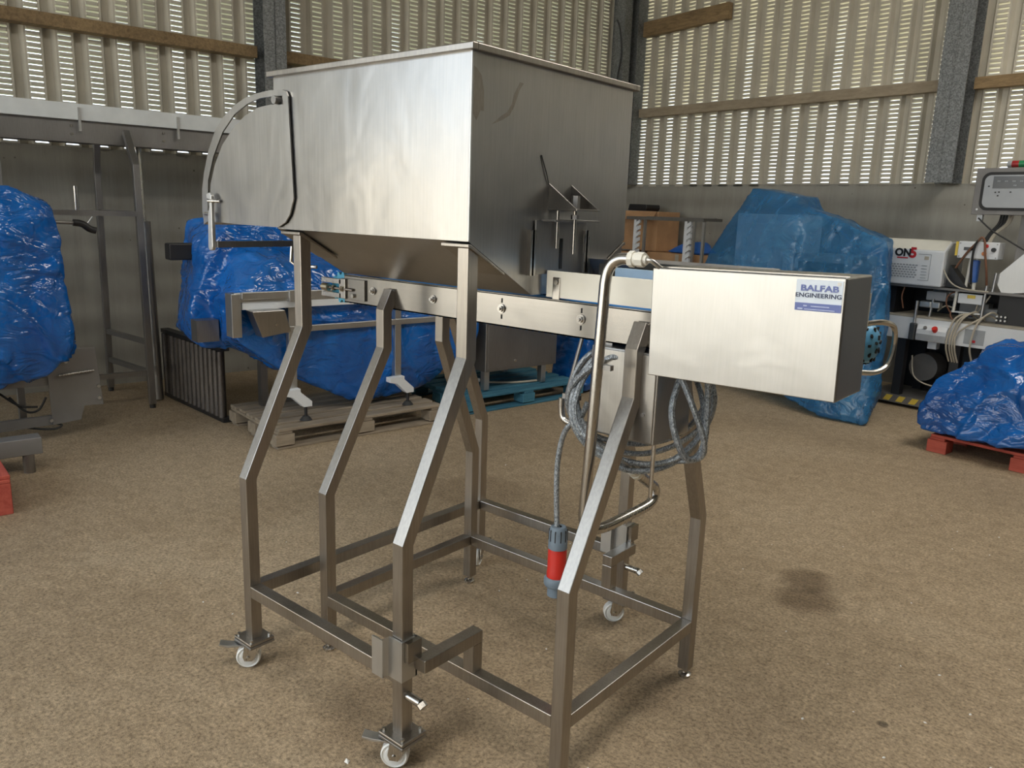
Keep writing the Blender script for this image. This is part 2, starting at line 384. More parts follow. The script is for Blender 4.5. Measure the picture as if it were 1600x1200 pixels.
# ------------------------------------------------------------------ the shed
ZB = 1.93
struct(MB(MW).box(-.4, RA+.4, RB-.05, .4, -.15, 0).build('floor', 'floor_concrete'), 'worn sandy concrete floor with oil stain')
MATS['floor_concrete']
fl = bpy.data.objects['floor']
wl = struct(MB(MW).box(-.2, 0, RB, .2, 0, ZB).build('wall_left', 'wall_concrete'), 'concrete wall base topped with louvred cladding, left of the corner')
wr = struct(MB(MW).box(0, RA, 0, .2, 0, ZB).build('wall_right', 'wall_concrete'), 'concrete wall base topped with louvred cladding, right of the corner')
def cladding_mesh(ncol):
    P, CW, DEP, PZ, SL = .21, .122, .046, .04, .0120
    z0, z1 = ZB-.02, RH; b = MB(); m0 = (CW-.092)/2
    n = int((z1-z0-.05)/PZ)
    for c in range(ncol):
        x = c*P; L = x+m0; Rr = x+CW-m0; HO = (.060, .052, .066, .040, .058)[c % 5]
        # side strips of the crown, then the valley
        for (xa, ya), (xb, yb) in (((x, 0), (L, 0)), ((Rr, 0), (x+CW, 0)), ((x+CW, 0), (x+CW+.018, -DEP)), ((x+CW+.018, -DEP), (x+P-.026, -DEP)), ((x+P-.026, -DEP), (x+P, 0))):
            b.add([(xa, ya, z0), (xb, yb, z0), (xb, yb, z1), (xa, ya, z1)], [(0, 1, 2, 3)])
        zz = z0+.035
        b.add([(L, 0, z0), (Rr, 0, z0), (Rr, 0, zz), (L, 0, zz)], [(0, 1, 2, 3)])
        for k in range(n):
            a = zz+k*PZ; e = a+SL
            # hood: starts above the slit on the sheet, runs outwards and a little down
            b.add([(L, 0, e), (Rr, 0, e), (Rr, -HO, e-.0012), (L, -HO, e-.0012)], [(0, 1, 2, 3)])
            b.add([(L, 0, e), (L, -HO, e-.0012), (L, 0, a)], [(0, 1, 2)]); b.add([(Rr, 0, e), (Rr, -HO, e-.0012), (Rr, 0, a)], [(0, 1, 2)])
            # pressed band between two slits bulges into the shed
            t = a+PZ; h = (e+t)/2
            b.add([(L, 0, e), (Rr, 0, e), (Rr-.008, .006, e+.004), (L+.008, .006, e+.004), (L, 0, t), (Rr, 0, t)], [(0, 1, 2, 3), (3, 2, 5, 4), (0, 3, 4), (1, 5, 2)])
        top = zz+n*PZ; b.add([(L, 0, top), (Rr, 0, top), (Rr, 0, z1), (L, 0, z1)], [(0, 1, 2, 3)])
    me = bpy.data.meshes.new('cladding_sheet'); me.from_pydata(b.v, [], b.f); me.update(); me.materials.append(MATS['cladding']); return me
CM = cladding_mesh(5)
def sheets(parent, n, start, M):
    for k in range(n):
        o = bpy.data.objects.new('cladding_sheet', CM); COL.objects.link(o); o.parent = parent
        o.matrix_local = M @ Matrix.Translation((start+k*1.05, 0, 0))
sheets(wl, 13, -13.62, MW @ Matrix.Rotation(PI/2, 4, 'Z') @ Matrix.Diagonal((1, -1, 1, 1)) @ Matrix.Translation((0, .0, 0)))
sheets(wr, 21, -.045, MW @ Matrix.Diagonal((1, -1, 1, 1)))
# the walls the camera does not see, the roof with its backlit panels, the yard outside the door
fw = MB(MW); fw.box(0, DOOR[0], RB-.2, RB, 0, RH).box(DOOR[1], RA, RB-.2, RB, 0, RH).box(DOOR[0], DOOR[1], RB-.2, RB, DOOR[2], RH)
struct(fw.build('wall_front', 'render_grey'), 'rendered wall with the wide open doorway')
struct(MB(MW).box(RA, RA+.2, RB, .2, 0, RH).build('wall_far', 'gloom_render'), 'plain rendered wall behind the viewer')  # gloom of the far end put into its colour, darkens the steel reflections
ce = struct(MB(MW).box(-.3, RA+.3, RB-.3, .3, RH, RH+.12).build('ceiling', 'roof_sheet'), 'sheeted roof with long roof lights')
for i, (a, b) in enumerate(ROOFL):
    w = struct(MB(MW).box(a-.6, a+.6, b-1.7, b+1.7, RH-.03, RH-.01).build('window_%d' % (i+1), 'roof_panel'), 'long translucent roof light panel')
plain('grass', (.10, .12, .05), .9)
struct(MB(MW).box(-30, 44, .45, 40, -.2, -.02).box(-30, -.45, RB-.05, .45, -.2, -.02).build('added_ground', 'grass'), 'dark grass added behind the shed to dim the louvre slits')  # added unseen ground, keeps the louvre undersides from showing too bright
struct(MB(MW).box(-30, 44, -60, RB-.05, -.17, -.02).build('ground', 'apron'), 'pale concrete yard outside the door')

struct(MB(MW).box(-30, 44, -27.5, -26.5, -.02, 3.0).build('wall_yard', 'yard_render'), 'pale rendered wall across the yard')
tn = [0]
def trim(b, mat, label, bevel=0):
    tn[0] += 1; return struct(b.build('trim_%d' % tn[0], mat, bevel=bevel), label)
def ibeam(M, x, y, w, d, z1, alongx=True, t=.012):
    b = MB(M)
    if alongx: b.box(x-w/2, x+w/2, y-d/2, y-d/2+t, 0, z1).box(x-w/2, x+w/2, y+d/2-t, y+d/2, 0, z1).box(x-t/2, x+t/2, y-d/2, y+d/2, 0, z1)
    else: b.box(x-d/2, x-d/2+t, y-w/2, y+w/2, 0, z1).box(x+d/2-t, x+d/2, y-w/2, y+w/2, 0, z1).box(x-d/2, x+d/2, y-t/2, y+t/2, 0, z1)
    return b
def zcut(b, z0):
    for q in b.v:
        if q.z < .01: q.z = z0
    return b
trim(zcut(ibeam(MW, .125, -4.83, .20, .22, RH, False), ZB), 'galvanised', 'galvanised steel column on the left wall')
trim(zcut(MB(MW).box(.01, .20, -.42, -.30, 0, RH).box(.01, .10, -.30, -.02, 0, RH).box(.10, .2, -.18, -.02, 0, RH), ZB), 'galvanised', 'galvanised steel column in the corner of the shed')
trim(zcut(ibeam(MW, 3.975, -.125, .235, .22, RH), ZB), 'galvanised', 'galvanised steel column on the right wall')
trim(zcut(ibeam(MW, 9.2, -.125, .235, .22, RH), ZB), 'galvanised', 'galvanised steel column farther along the right wall')
trim(MB(MW).box(.012, .135, -9.9, -4.95, 2.775, 2.868), 'timber', 'brown timber rail across the left wall', .003)
trim(MB(MW).box(.012, .135, -4.72, -.44, 2.775, 2.868), 'timber', 'brown timber rail between left column and corner', .003)
trim(MB(MW).box(.21, 3.86, -.085, -.012, 2.742, 2.842), 'pale_timber', 'weathered timber rail across the right wall', .003)
trim(MB(MW).box(4.10, 9.05, -.085, -.012, 2.735, 2.835), 'timber', 'timber rail right of the right wall column', .003)
trim(MB(MW @ Matrix.Translation((0, 0, 3.76)) @ Matrix.Rotation(-.03, 4, 'Y')).box(.03, 1.43, -.085, -.012, -.085, .085), 'timber', 'short timber board high beside the corner column', .003)
tag(MB().tube(spline([W(.14, -.50, 3.82), W(.17, -.47, 3.72), W(.19, -.44, 3.45), W(.16, -.45, 3.2), W(.15, -.47, 3.0)]), .010, 8).build('hanging_cable', 'cable_black'), 'short black cable hanging beside the corner column', 'cable')

# ------------------------------------------------------------------ the hopper with its conveyor
HC = thing('hopper_conveyor', (-.25, .38, 0), 'stainless steel feed hopper on tall bent legs over a belt conveyor', 'machine')
TW = .04
def part(b, name, mat, parent=HC, **k): return b.build(name, mat, parent, **k)
# hopper body: prism along x, open top
LX, WD, ZT, Z0, ZO, YO = .866, .758, 1.944, 1.468, 1.312, .2725
b = MB(); prof = [(0, ZT), (0, Z0), (YO, ZO), (WD-YO, ZO), (WD, Z0), (WD, ZT)]
t = .004; inn = [(t, ZT), (t, Z0+.002), (YO+t, ZO+.002), (WD-YO-t, ZO+.002), (WD-t, Z0+.002), (WD-t, ZT)]
n = len(prof)
for sgn, P in ((1, prof), (-1, inn)):
    for i in range(n-1):
        if i == 2: continue
        (y0, z0), (y1, z1) = P[i], P[i+1]
        # gently dished sheet on the long faces
        nx, nzv = (10, 6) if i in (0, 4) else (1, 1)
        grid = []
        for k in range(nzv+1):
            for j in range(nx+1):
                u, w = j/nx, k/nzv; dish = 0
                if i == 0: dish = -.004*math.sin(PI*u)*math.sin(PI*w)+.002*math.sin(7*u+3*w)*math.sin(PI*w)*math.sin(PI*u)
                grid.append((-LX+LX*u, y0+(y1-y0)*w+dish, z0+(z1-z0)*w))
        b.add(grid, [(k*(nx+1)+j, k*(nx+1)+j+1, (k+1)*(nx+1)+j+1, (k+1)*(nx+1)+j) for k in range(nzv) for j in range(nx)])
b.prism(prof, 'x', -.004, 0).prism(prof, 'x', -LX, -LX+.004)
hop = part(b, 'hopper', 'hopper_steel', smooth=True)
o_ = .016
rb = MB()
for x0, x1, y0, y1 in ((-LX-o_, o_, -o_, .004), (-LX-o_, o_, WD-.004, WD+o_), (-LX-o_, -LX+.004, .004, WD-.004), (-.004, o_, .004, WD-.004)):
    rb.box(x0, x1, y0, y1, ZT-.004, ZT+.013)
part(rb, 'rim', 'frame_steel', hop, bevel=.002)
part(MB().box(-.003, .003, -.003, .003, Z0, ZT-.004), 'corner_weld', 'aluminium', hop, bevel=.001)
# quadrant cheek of the tipping end, with its curved slot (outline measured in x, z)
out = [(-.757, 1.567), (-.780, 1.516), (-.806, 1.490), (-.847, 1.473), (-1.072, 1.474), (-1.296, 1.479), (-1.318, 1.487), (-1.322, 1.513), (-1.316, 1.59), (-1.298, 1.648), (-1.262, 1.722), (-1.212, 1.788), (-1.152, 1.833), (-1.083, 1.866), (-1.015, 1.886), (-.947, 1.896), (-.87, 1.901), (-.804, 1.898), (-.783, 1.892), (-.774, 1.877)]
so = [(-1.284, 1.516), (-1.272, 1.623), (-1.229, 1.705), (-1.163, 1.783), (-1.083, 1.838), (-.999, 1.868), (-.929, 1.880), (-.861, 1.882), (-.804, 1.880)]
si = [(-.800, 1.854), (-.871, 1.857), (-.939, 1.852), (-1.020, 1.830), (-1.096, 1.792), (-1.167, 1.741), (-1.222, 1.674), (-1.256, 1.608), (-1.270, 1.516)]
def holed(outer, hole, axis_c0, axis_c1, far=0):
    bm = bmesh.new(); ed = []
    for poly in (outer, hole):
        vs = [bm.verts.new((x, axis_c0, z)) for x, z in poly]; ed += [bm.edges.new((vs[i], vs[(i+1) % len(vs)])) for i in range(len(vs))]
    bmesh.ops.triangle_fill(bm, edges=ed, use_beauty=True)
    r = bmesh.ops.extrude_face_region(bm, geom=bm.faces[:]); bmesh.ops.translate(bm, vec=(0, axis_c1-axis_c0, 0), verts=[q for q in r['geom'] if isinstance(q, bmesh.types.BMVert)])
    return bm
for yy in (-.0105, WD+.0055):
    q = part(MB().bm(holed(out, so+si, yy, yy+.005)), 'cheek_plate', 'hopper_steel', hop)
    part(MB().cyl((-.835, yy-.012, 1.869), (-.835, yy+.03, 1.869), .013, 14), 'stop_pin', 'dull_steel', hop)
# tipping flap between the cheeks, handle bar and latch
part(MB().prism([(-LX, 1.476), (-LX, 1.482), (-1.31, 1.485), (-1.335, 1.50), (-1.335, 1.465), (-1.31, 1.476)], 'y', .0, WD), 'end_flap', 'hopper_steel', hop)
part(MB().prism([(-1.245, 1.575), (-1.225, 1.580), (-1.212, 1.568), (-1.216, 1.39), (-1.222, 1.378), (-1.240, 1.376), (-1.248, 1.388), (-1.240, 1.50), (-1.230, 1.53), (-1.232, 1.556), (-1.245, 1.556)], 'y', -.036, -.022), 'latch_lever', 'aluminium', hop, bevel=.003)
part(MB().cyl((-1.228, -.040, 1.55), (-1.19, -.016, 1.55), .006, 10), 'latch_pin', 'tube_steel', hop)
part(MB().cyl((-1.27, -.03, 1.505), (-1.22, -.03, 1.505), .006, 10), 'latch_pin', 'tube_steel', hop)
part(MB().box(-1.226, -1.204, -.022, WD+.02, 1.388, 1.410), 'handle_bar', 'dull_steel', hop)
part(MB().tube([(-.86, .05, 1.41), (-.86, .045, 1.36), (-.85, .06, 1.345), (-.78, .09, 1.345)], .006, 8), 'pull_rod', 'tube_steel', hop)

part(MB().prism([(.078, 1.770), (.120, 1.785), (.150, 1.800), (.168, 1.825), (.190, 1.872), (.205, 1.888), (.190, 1.890), (.165, 1.855), (.158, 1.83), (.140, 1.808), (.115, 1.795)], 'x', .0, .0004), 'scuff_mark', 'scuffed_steel', hop)
part(MB().prism([(.006, 1.79), (.020, 1.775), (.034, 1.80), (.048, 1.80), (.046, 1.85), (.036, 1.885), (.018, 1.90), (.006, 1.905)], 'x', .0, .0004), 'scuff_mark', 'scuffed_steel', hop)
part(MB().tube([(.002, .292, 1.708), (.004, .315, 1.662), (.003, .331, 1.628)], .0018, 6), 'weld_line', 'dark_gap', hop)
# hopper end: slide gate with jack bracket
part(MB().box(.004, .010, .270, .520, 1.372, 1.527).box(.004, .055, .300, .525, 1.524, 1.530), 'slide_gate', 'dull_steel', hop, bevel=.001)
part(MB().box(.0105, .012, .388, .400, 1.385, 1.475), 'gate_slot', 'dark_gap', hop)
for y in (.247, .512): part(MB().box(0, .022, y-.004, y+.004, 1.371, 1.500).box(.018, .022, y-.012, y+.012, 1.371, 1.5), 'gate_guide', 'tube_steel', hop)
part(MB().box(0, .105, .332, .452, 1.556, 1.562), 'bracket_plate', 'rail_steel', hop, bevel=.001)
for y in (.335, .445): part(MB().prism([(0, 1.562), (.1, 1.562), (0, 1.632)], 'y', y, y+.005), 'gusset', 'rail_steel', hop)
for x, y in ((.055, .395), (.02, .358)):
    part(MB().cyl((x, y, 1.432 if x > .04 else 1.447), (x, y, 1.60 if x > .04 else 1.56), .0055, 10), 'threaded_rod', 'tube_steel', hop)
part(MB().cyl((.055, .395, 1.532), (.055, .395, 1.545), .012, 6).cyl((.055, .395, 1.562), (.055, .395, 1.60), .013, 6), 'hex_nut', 'dull_steel', hop)

# legs of the wheeled hopper stand and their castors
def castor(c, brake, yawz):
    x, y = c; root = MB().box(x-.05, x+.05, y-.046, y+.046, .103, .113)
    pl = part(root, 'castor', 'frame_steel', bevel=.003)
    part(MB().box(x-.05, x+.05, y-.046, y+.046, .092, .1015), 'top_plate', 'dull_steel', pl, bevel=.002)
    for sx in (-1, 1):
        for sy in (-1, 1): part(MB().cyl((x+sx*.038, y+sy*.034, .113), (x+sx*.038, y+sy*.034, .122), .006, 6), 'bolt_head', 'tube_steel', pl)
    Mz = Matrix.Translation((x, y, 0)) @ Matrix.Rotation(yawz, 4, 'Z')
    f = MB(Mz)
    for sy in (-1, 1): f.prism([(-.03, .092), (.03, .092), (-.008, .028), (-.032, .030), (-.038, .046)], 'y', sy*.021-.0015, sy*.021+.0015)
    f.box(-.03, .03, -.022, .022, .088, .092); part(f, 'fork', 'tube_steel', pl)
    wv = MB(Mz).lathe([(.012, -.016), (.026, -.016), (.028, -.012), (.033, -.012), (.036, -.016), (.040, -.012), (.040, .012), (.036, .016), (.033, .012), (.028, .012), (.026, .016), (.012, .016)], (-.020, 0, .0402), 'y', 28)
    wh = part(wv, 'wheel', 'nylon_white', pl)
    part(MB(Mz).cyl((-.020, -.026, .0402), (-.020, .026, .0402), .007, 10), 'axle', 'tube_steel', pl)
    if brake: part(MB(Mz).prism([(-.035, .086), (-.035, .080), (-.085, .082), (-.112, .090), (-.112, .096), (-.085, .090)], 'y', -.017, .017), 'brake_pedal', 'aluminium', pl, bevel=.001)
for x in (-.768, -.024):
    for yl, yu, far in ((-.204, .0245, 0), (.925, .7335, 1)):
        part(MB().sq([(x, yl, .112), (x, yl, .674), (x, yu, 1.15), (x, yu, 1.452)], TW, 'x'), 'hopper_leg', 'frame_steel', bevel=.0025)
        # saddle plate that follows the slope of the hopper
        s = 1 if not far else -1; ye = -.004 if not far else WD+.004
        sl = (Z0-ZO)/YO; L = .15
        part(MB().prism([(ye, Z0-.006), (ye, Z0-.016), (ye+s*.01, Z0-.018), (ye+s*L, Z0-.016-sl*(L-.012)), (ye+s*L, Z0-.008-sl*(L-.012)), (ye+s*.012, Z0-.008)], 'x', x-.075, x+.028), 'saddle_plate', 'frame_steel', bevel=.002)
        castor((x, yl), not far, {(-.768, 0): .9, (-.024, 0): .62, (-.768, 1): 2.0, (-.024, 1): .75}[(x, far)])
part(MB().box(-.748, -.044, -.224, -.184, .265, .305), 'stand_rail', 'frame_steel', bevel=.0025)
part(MB().box(-.748, -.044, .905, .945, .265, .305), 'stand_rail', 'frame_steel', bevel=.0025)
part(MB().box(-.788, -.748, -.184, .905, .265, .305), 'stand_rail', 'frame_steel', bevel=.0025)

# conveyor legs, rails and feet
for x in (-.667, .3525):
    for yl, yu, yt in ((.03, .2865, .322), (.76, .576, .541)):
        part(MB().sq([(x, yl, .032), (x, yl, .587), (x, yu, 1.063), (x, yu, 1.196), (x, yt, 1.262)], TW, 'x'), 'conveyor_leg', 'frame_steel', bevel=.0025)
        part(MB().lathe([(0, 0), (.02, 0), (.022, .004), (.022, .010), (.014, .015), (.009, .016), (.009, .034), (0, .034)], (x, yl, 0), 'z', 16), 'levelling_foot', 'tube_steel')
for y in (.03, .76): part(MB().box(-.647, .3325, y-.02, y+.02, .180, .220), 'conveyor_rail', 'frame_steel', bevel=.0025)
for x in (-.667, .3525): part(MB().box(x-.02, x+.02, .05, .74, .180, .220), 'conveyor_rail', 'frame_steel', bevel=.0025)
# docking brackets that hook the two stands together
for s, yb, yl in ((-1, .03, -.204), (1, .76, .925)):
    br = part(MB().box(.004, .044, yb-.02, yb+.02, .220, .308), 'docking_bracket', 'frame_steel', bevel=.002)
    ya, yc = sorted((yb-s*.02, yl-s*.02)); part(MB().box(.004, .044, ya, yc, .308, .346), 'bracket_arm', 'frame_steel', br, bevel=.002)
    b = MB(); z0, z1 = .285, .405
    b.box(-.050, -.003, yl-.028, yl-.0225, z0, z1).box(-.004, .004, yl-.028, yl+.03, z0, z1).box(-.094, -.050, yl-.050, yl-.045, z0+.002, z1-.004)
    b.add([(-.050, yl-.028, z0), (-.050, yl-.0225, z0), (-.056, yl-.045, z0+.002), (-.056, yl-.05, z0+.002), (-.050, yl-.028, z1), (-.050, yl-.0225, z1), (-.056, yl-.045, z1-.004), (-.056, yl-.05, z1-.004)], [(0, 1, 2, 3), (4, 7, 6, 5), (0, 4, 5, 1), (2, 6, 7, 3), (0, 3, 7, 4), (1, 5, 6, 2)])
    b.box(-.05, .004, yl+.0225, yl+.028, z0, z1)
    part(b, 'socket', 'aluminium', br)
    part(MB().box(.0045, .020, yl-.02, yl+.03, .345, .405), 'socket_box', 'rail_steel', br)
    part(MB().cyl((-.004, yl+.0, .232), (.050, yl+.0, .232), .012, 14).cyl((.050, yl, .232), (.062, yl, .224), .0135, 8), 'lock_pin', 'tube_steel', br)

# conveyor bed
for y0, y1, yf in ((.318, .322, .342), (.541, .545, .521)):
    b = MB().box(-.924, .86, y0, y1, 1.199, 1.299); fa, fb = sorted((y0 if yf > y0 else y1, yf)); b.box(-.924, .86, fa, fb, 1.296, 1.300).box(-.924, .86, fa, fb, 1.199, 1.203)
    rl = part(b, 'side_rail', 'rail_steel')
    ys = y0-.001 if y0 < .4 else y1+.001; sg = -1 if y0 < .4 else 1
    for x in (-.76, -.454, -.151, .15):
        part(MB().cyl((x, ys, 1.254), (x, ys+sg*.010, 1.254), .010, 6).cyl((x, ys+sg*.010, 1.254), (x, ys+sg*.016, 1.254), .005, 8).cyl((x, ys+sg*.0, 1.254), (x, ys+sg*.003, 1.254), .014, 16), 'bolt', 'tube_steel', rl)
        if x > -.3: part(MB().box(x-.0015, x+.0015, min(ys, ys+sg*.0012), max(ys, ys+sg*.0012), 1.222, 1.236).box(x-.0015, x+.0015, min(ys, ys+sg*.0012), max(ys, ys+sg*.0012), 1.272, 1.286), 'slot', 'dark_gap', rl)
    # belt tensioner at the tail end
    ya, yb = sorted((ys, ys+sg*.008)); tz = part(MB().box(-.93, -.80, ya, yb, 1.212, 1.288), 'tension_plate', 'rail_steel', rl, bevel=.001)
    yc, yd = sorted((ys+sg*.002, ys+sg*.016))
    part(MB().box(-1.042, -.925, yc, yd, 1.266, 1.284).box(-1.042, -.925, yc, yd, 1.214, 1.232).box(-.935, -.90, yc, yd, 1.214, 1.286), 'slide_fork', 'tube_steel', rl, bevel=.001)
    ym = ys+sg*.012
    part(MB().cyl((-1.05, ym, 1.249), (-.86, ym, 1.249), .0055, 10), 'tension_screw', 'tube_steel', rl)
    part(MB().cyl((-1.035, ym, 1.249), (-1.0, ym, 1.249), .014, 12).cyl((-.975, ym, 1.249), (-.965, ym, 1.249), .011, 6).cyl((-.925, ym, 1.249), (-.91, ym, 1.249), .011, 6), 'screw_nut', 'brass', rl)
    part(MB().cyl((-.86, ys, 1.228), (-.86, ys+sg*.016, 1.228), .008, 6), 'bolt', 'tube_steel', rl)
# modular belt loop
b = MB(); path = []; xa, xb, zc, r = -.965, .82, 1.240, .040
L = xb-xa; st = .0125; k = 0; N1 = int(L/st)
for i in range(N1): path.append((xa+L*i/N1, zc+r, 0, 1))
for i in range(12): a = PI/2-PI*i/12; path.append((xb+r*math.cos(a), zc+r*math.sin(a), math.cos(a), math.sin(a)))
for i in range(N1): path.append((xb-L*i/N1, zc-r, 0, -1))
for i in range(12): a = -PI/2-PI*i/12; path.append((xa+r*math.cos(a), zc+r*math.sin(a), math.cos(a), math.sin(a)))
vs = []
for i, (x, z, nx, nz_) in enumerate(path):
    h = .008 if i % 2 else .002; vs += [(x+nx*h, .345, z+nz_*h), (x+nx*h, .518, z+nz_*h)]
n = len(path); b.add(vs, [(2*i, 2*i+1, (2*i+3) % (2*n), (2*i+2) % (2*n)) for i in range(n)])
part(b, 'belt', 'belt_blue')
for y in (.335, .51):
    sp = MB(); pr = []
    for i in range(48): rr = .058 if (i//2) % 2 else .047; a = 2*PI*i/48; pr.append((-.965+rr*math.cos(a), 1.249+rr*math.sin(a)))
    part(sp.prism(pr, 'y', y, y+.02), 'sprocket', 'sprocket_teal')
# product guides
g = part(MB().box(.015, .80, .324, .336, 1.306, 1.383), 'guide_strip', 'guide_cream', bevel=.001)
part(MB().box(.040, .066, .320, .324, 1.300, 1.366), 'guide_clip', 'rail_steel', g, bevel=.003)
part(MB().cyl((.053, .316, 1.352), (.053, .321, 1.352), .008, 8), 'clip_bolt', 'tube_steel', g)
part(MB().box(.12, .80, .527, .538, 1.306, 1.392), 'guide_strip', 'guide_blue', bevel=.001)
part(MB().prism([(.56, 1.412), (.565, 1.412), (.60, 1.345), (.70, 1.345), (.735, 1.412), (.74, 1.412), (.703, 1.34), (.597, 1.34)], 'x', .0, .55).box(-.001, .003, .56, .74, 1.34, 1.41), 'side_tray', 'dull_steel')
part(MB().box(.05, .08, .545, .565, 1.24, 1.40), 'tray_bracket', 'rail_steel')
part(MB().box(.45, .48, .545, .565, 1.24, 1.40), 'tray_bracket', 'rail_steel')

# drive housing with the maker's plate, motor
MD = Matrix.Translation((.666, .223, 1.2915)) @ Matrix.Rotation(math.radians(-1.25), 4, 'Y') @ Matrix.Translation((-.666, -.223, -1.2915))
X0, X1, Y0, Y1, ZZ0, ZZ1 = .429, .903, .223, .405, 1.154, 1.429
b = MB(MD); b.box(X0, X1, Y0+.003, Y1, ZZ0, ZZ1, .004)
dh = part(b, 'drive_housing', 'cover_steel')
part(MB(MD).box(X0+.001, X1-.001, Y0, Y0+.004, ZZ0+.001, ZZ1-.001), 'front_cover', 'cover_steel', dh, bevel=.002)
part(MB(MD).box(X0, X1, Y0+.020, Y0+.022, ZZ1, ZZ1+.0025), 'lid_edge', 'rail_steel', dh)
pa = part(MB(MD).box(.796, .8975, Y0-.0012, Y0, 1.3525, 1.4215), 'name_plate', 'label_pale', dh, label="pale blue maker's label with dark lettering")
part(MB(MD).box(.7963, .8972, Y0-.0018, Y0-.0012, 1.3530, 1.3700), 'label_band', 'label_blue', dh)
part(MB(MD).box(.885, .893, Y0-.0018, Y0-.0012, 1.4115, 1.4185), 'torn_corner', 'paper', dh)
def TM(x, z, y=Y0-.0022): return MD @ Matrix.Translation((x, y, z)) @ Matrix.Rotation(PI/2, 4, 'X')
text('BALFAB', .0182, TM(.8475, 1.4025), 'label_blue', dh, bold=.0005, sx=1.34)
text('ENGINEERING', .0135, TM(.8462, 1.3868), 'ink_navy', dh, bold=.00015, sx=1.17)
part(MB(MD).box(.8155, .8235, Y0-.0026, Y0-.0018, 1.3625, 1.3650).box(.832, .872, Y0-.0026, Y0-.0018, 1.3625, 1.3642).box(.803, .814, Y0-.0026, Y0-.0018, 1.3555, 1.3585).box(.818, .884, Y0-.0026, Y0-.0018, 1.3555, 1.3570), 'small_print', 'ink_pale', dh)
# geared motor behind the housing
mo = part(MB().cyl((.70, .575, 1.250), (.815, .575, 1.250), .050, 24), 'motor', 'motor_blue')
COW = [(.053, .0), (.053, .040), (.048, .060), (.030, .074), (0, .076)]
part(MB().lathe(COW, (.81, .575, 1.250), 'x', 24), 'fan_cowl', 'motor_blue', mo)
for ri, xi, nn in ((.0535, .013, 16), (.0535, .030, 16), (.0515, .051, 14), (.040, .068, 10), (.018, .0765, 5)):
    for k in range(nn):
        an = 2*PI*(k+.5*(nn % 4 == 2))/nn; Mv = Matrix.Translation((.81+xi, .575, 1.250)) @ Matrix.Rotation(an, 4, 'X') @ Matrix.Translation((0, 0, ri))
        part(MB(Mv).box(-.0058, .0058, -.0032, .0032, -.002, .0016) if xi < .06 else MB(Mv).box(-.003, .002, -.0032, .0032, -.006, .006), 'vent_slot', 'dark_gap', mo)
b = MB(); ring = spline([(.85, .47, 1.302), (.885, .50, 1.312), (.905, .54, 1.312), (.912, .60, 1.295), (.912, .62, 1.25), (.908, .60, 1.20), (.895, .54, 1.185), (.865, .48, 1.19)], 6)
part(b.tube(ring, .007, 8), 'motor_guard', 'tube_steel', mo)
part(MB().box(.68, .74, .405, .60, 1.21, 1.29), 'gearbox', 'dull_steel', mo)
part(MB().box(.872, .882, .45, .48, 1.30, 1.385), 'guard_strip', 'gland_cream', mo)

# control cabinet slung under the belt
cb = part(MB().box(.204, .421, .30, .50, .938, 1.19, .004), 'control_cabinet', 'cover_steel')
part(MB().box(.209, .416, .296, .300, .943, 1.185), 'cabinet_door', 'hopper_steel', cb, bevel=.003)
part(MB().cyl((.385, .296, 1.02), (.385, .291, 1.02), .006, 8), 'door_screw', 'dull_steel', cb)
for x in (.24, .39): part(MB().box(x-.012, x+.012, .33, .345, 1.185, 1.215), 'hanger', 'dull_steel', cb)
part(MB().cyl((.414, .318, .785), (.414, .318, .94), .006, 8), 'support_rod', 'tube_steel', cb)
# conduits and glands
def gland(p, d, name='gland'):
    p = Vector(p); d = Vector(d).normalized()
    return part(MB().cyl(p, p+d*.014, .021, 8).cyl(p+d*.014, p+d*.022, .017, 14).cyl(p+d*.022, p+d*.042, .019, 8).cyl(p+d*.042, p+d*.05, .012, 12), name, 'gland_cream', cd)
arc = [(.372+.0, .205, 1.442)]
el = [(.372, .200, 1.442), (.345, .200, 1.440), (.323, .198, 1.428), (.310, .196, 1.405), (.306, .194, 1.375)]
pts = spline(el, 5)+[Vector(q) for q in ((.302, .19, 1.2), (.294, .187, .95), (.287, .184, .76))]+spline([(.286, .184, .735), (.289, .189, .708), (.298, .204, .692), (.312, .235, .688), (.320, .28, .690)], 4)+[Vector((.328, .42, .697))]+spline([(.33, .455, .700), (.33, .480, .707), (.33, .496, .724), (.33, .492, .747), (.33, .470, .764), (.33, .44, .783)], 4)+[Vector((.33, .385, .818))]
cd = part(MB().tube(pts, .0155, 14), 'conduit', 'tube_steel')
gland((.372, .200, 1.442), (1, .02, 0)); gland((.33, .385, .818), (0, -.84, .54))
part(MB().box(.298, .34, .19, .206, 1.148, 1.162), 'conduit_clip', 'dull_steel', cd)
part(MB().tube(spline([(.33, .345, .845), (.33, .32, .862), (.31, .31, .88), (.29, .34, .905), (.29, .40, .938)], 5), .007, 8), 'feed_wire', 'aluminium', cd)
part(MB().tube(spline([(.420, .201, 1.442), (.432, .205, 1.440), (.44, .215, 1.432), (.445, .235, 1.42)], 4), .006, 8), 'feed_wire', 'aluminium', cd)
hk = part(MB().tube([(.15, .33, 1.205), (.118, .31, 1.03)], .006, 8).box(.108, .165, .302, .318, 1.018, 1.032), 'cable_hook', 'dull_steel')
part(MB().tube(spline([(.108, .30, 1.018), (.109, .30, .98), (.118, .30, .957), (.150, .30, .948), (.21, .305, .955)], 5), .010, 10), 'hook_tube', 'tube_steel', hk)

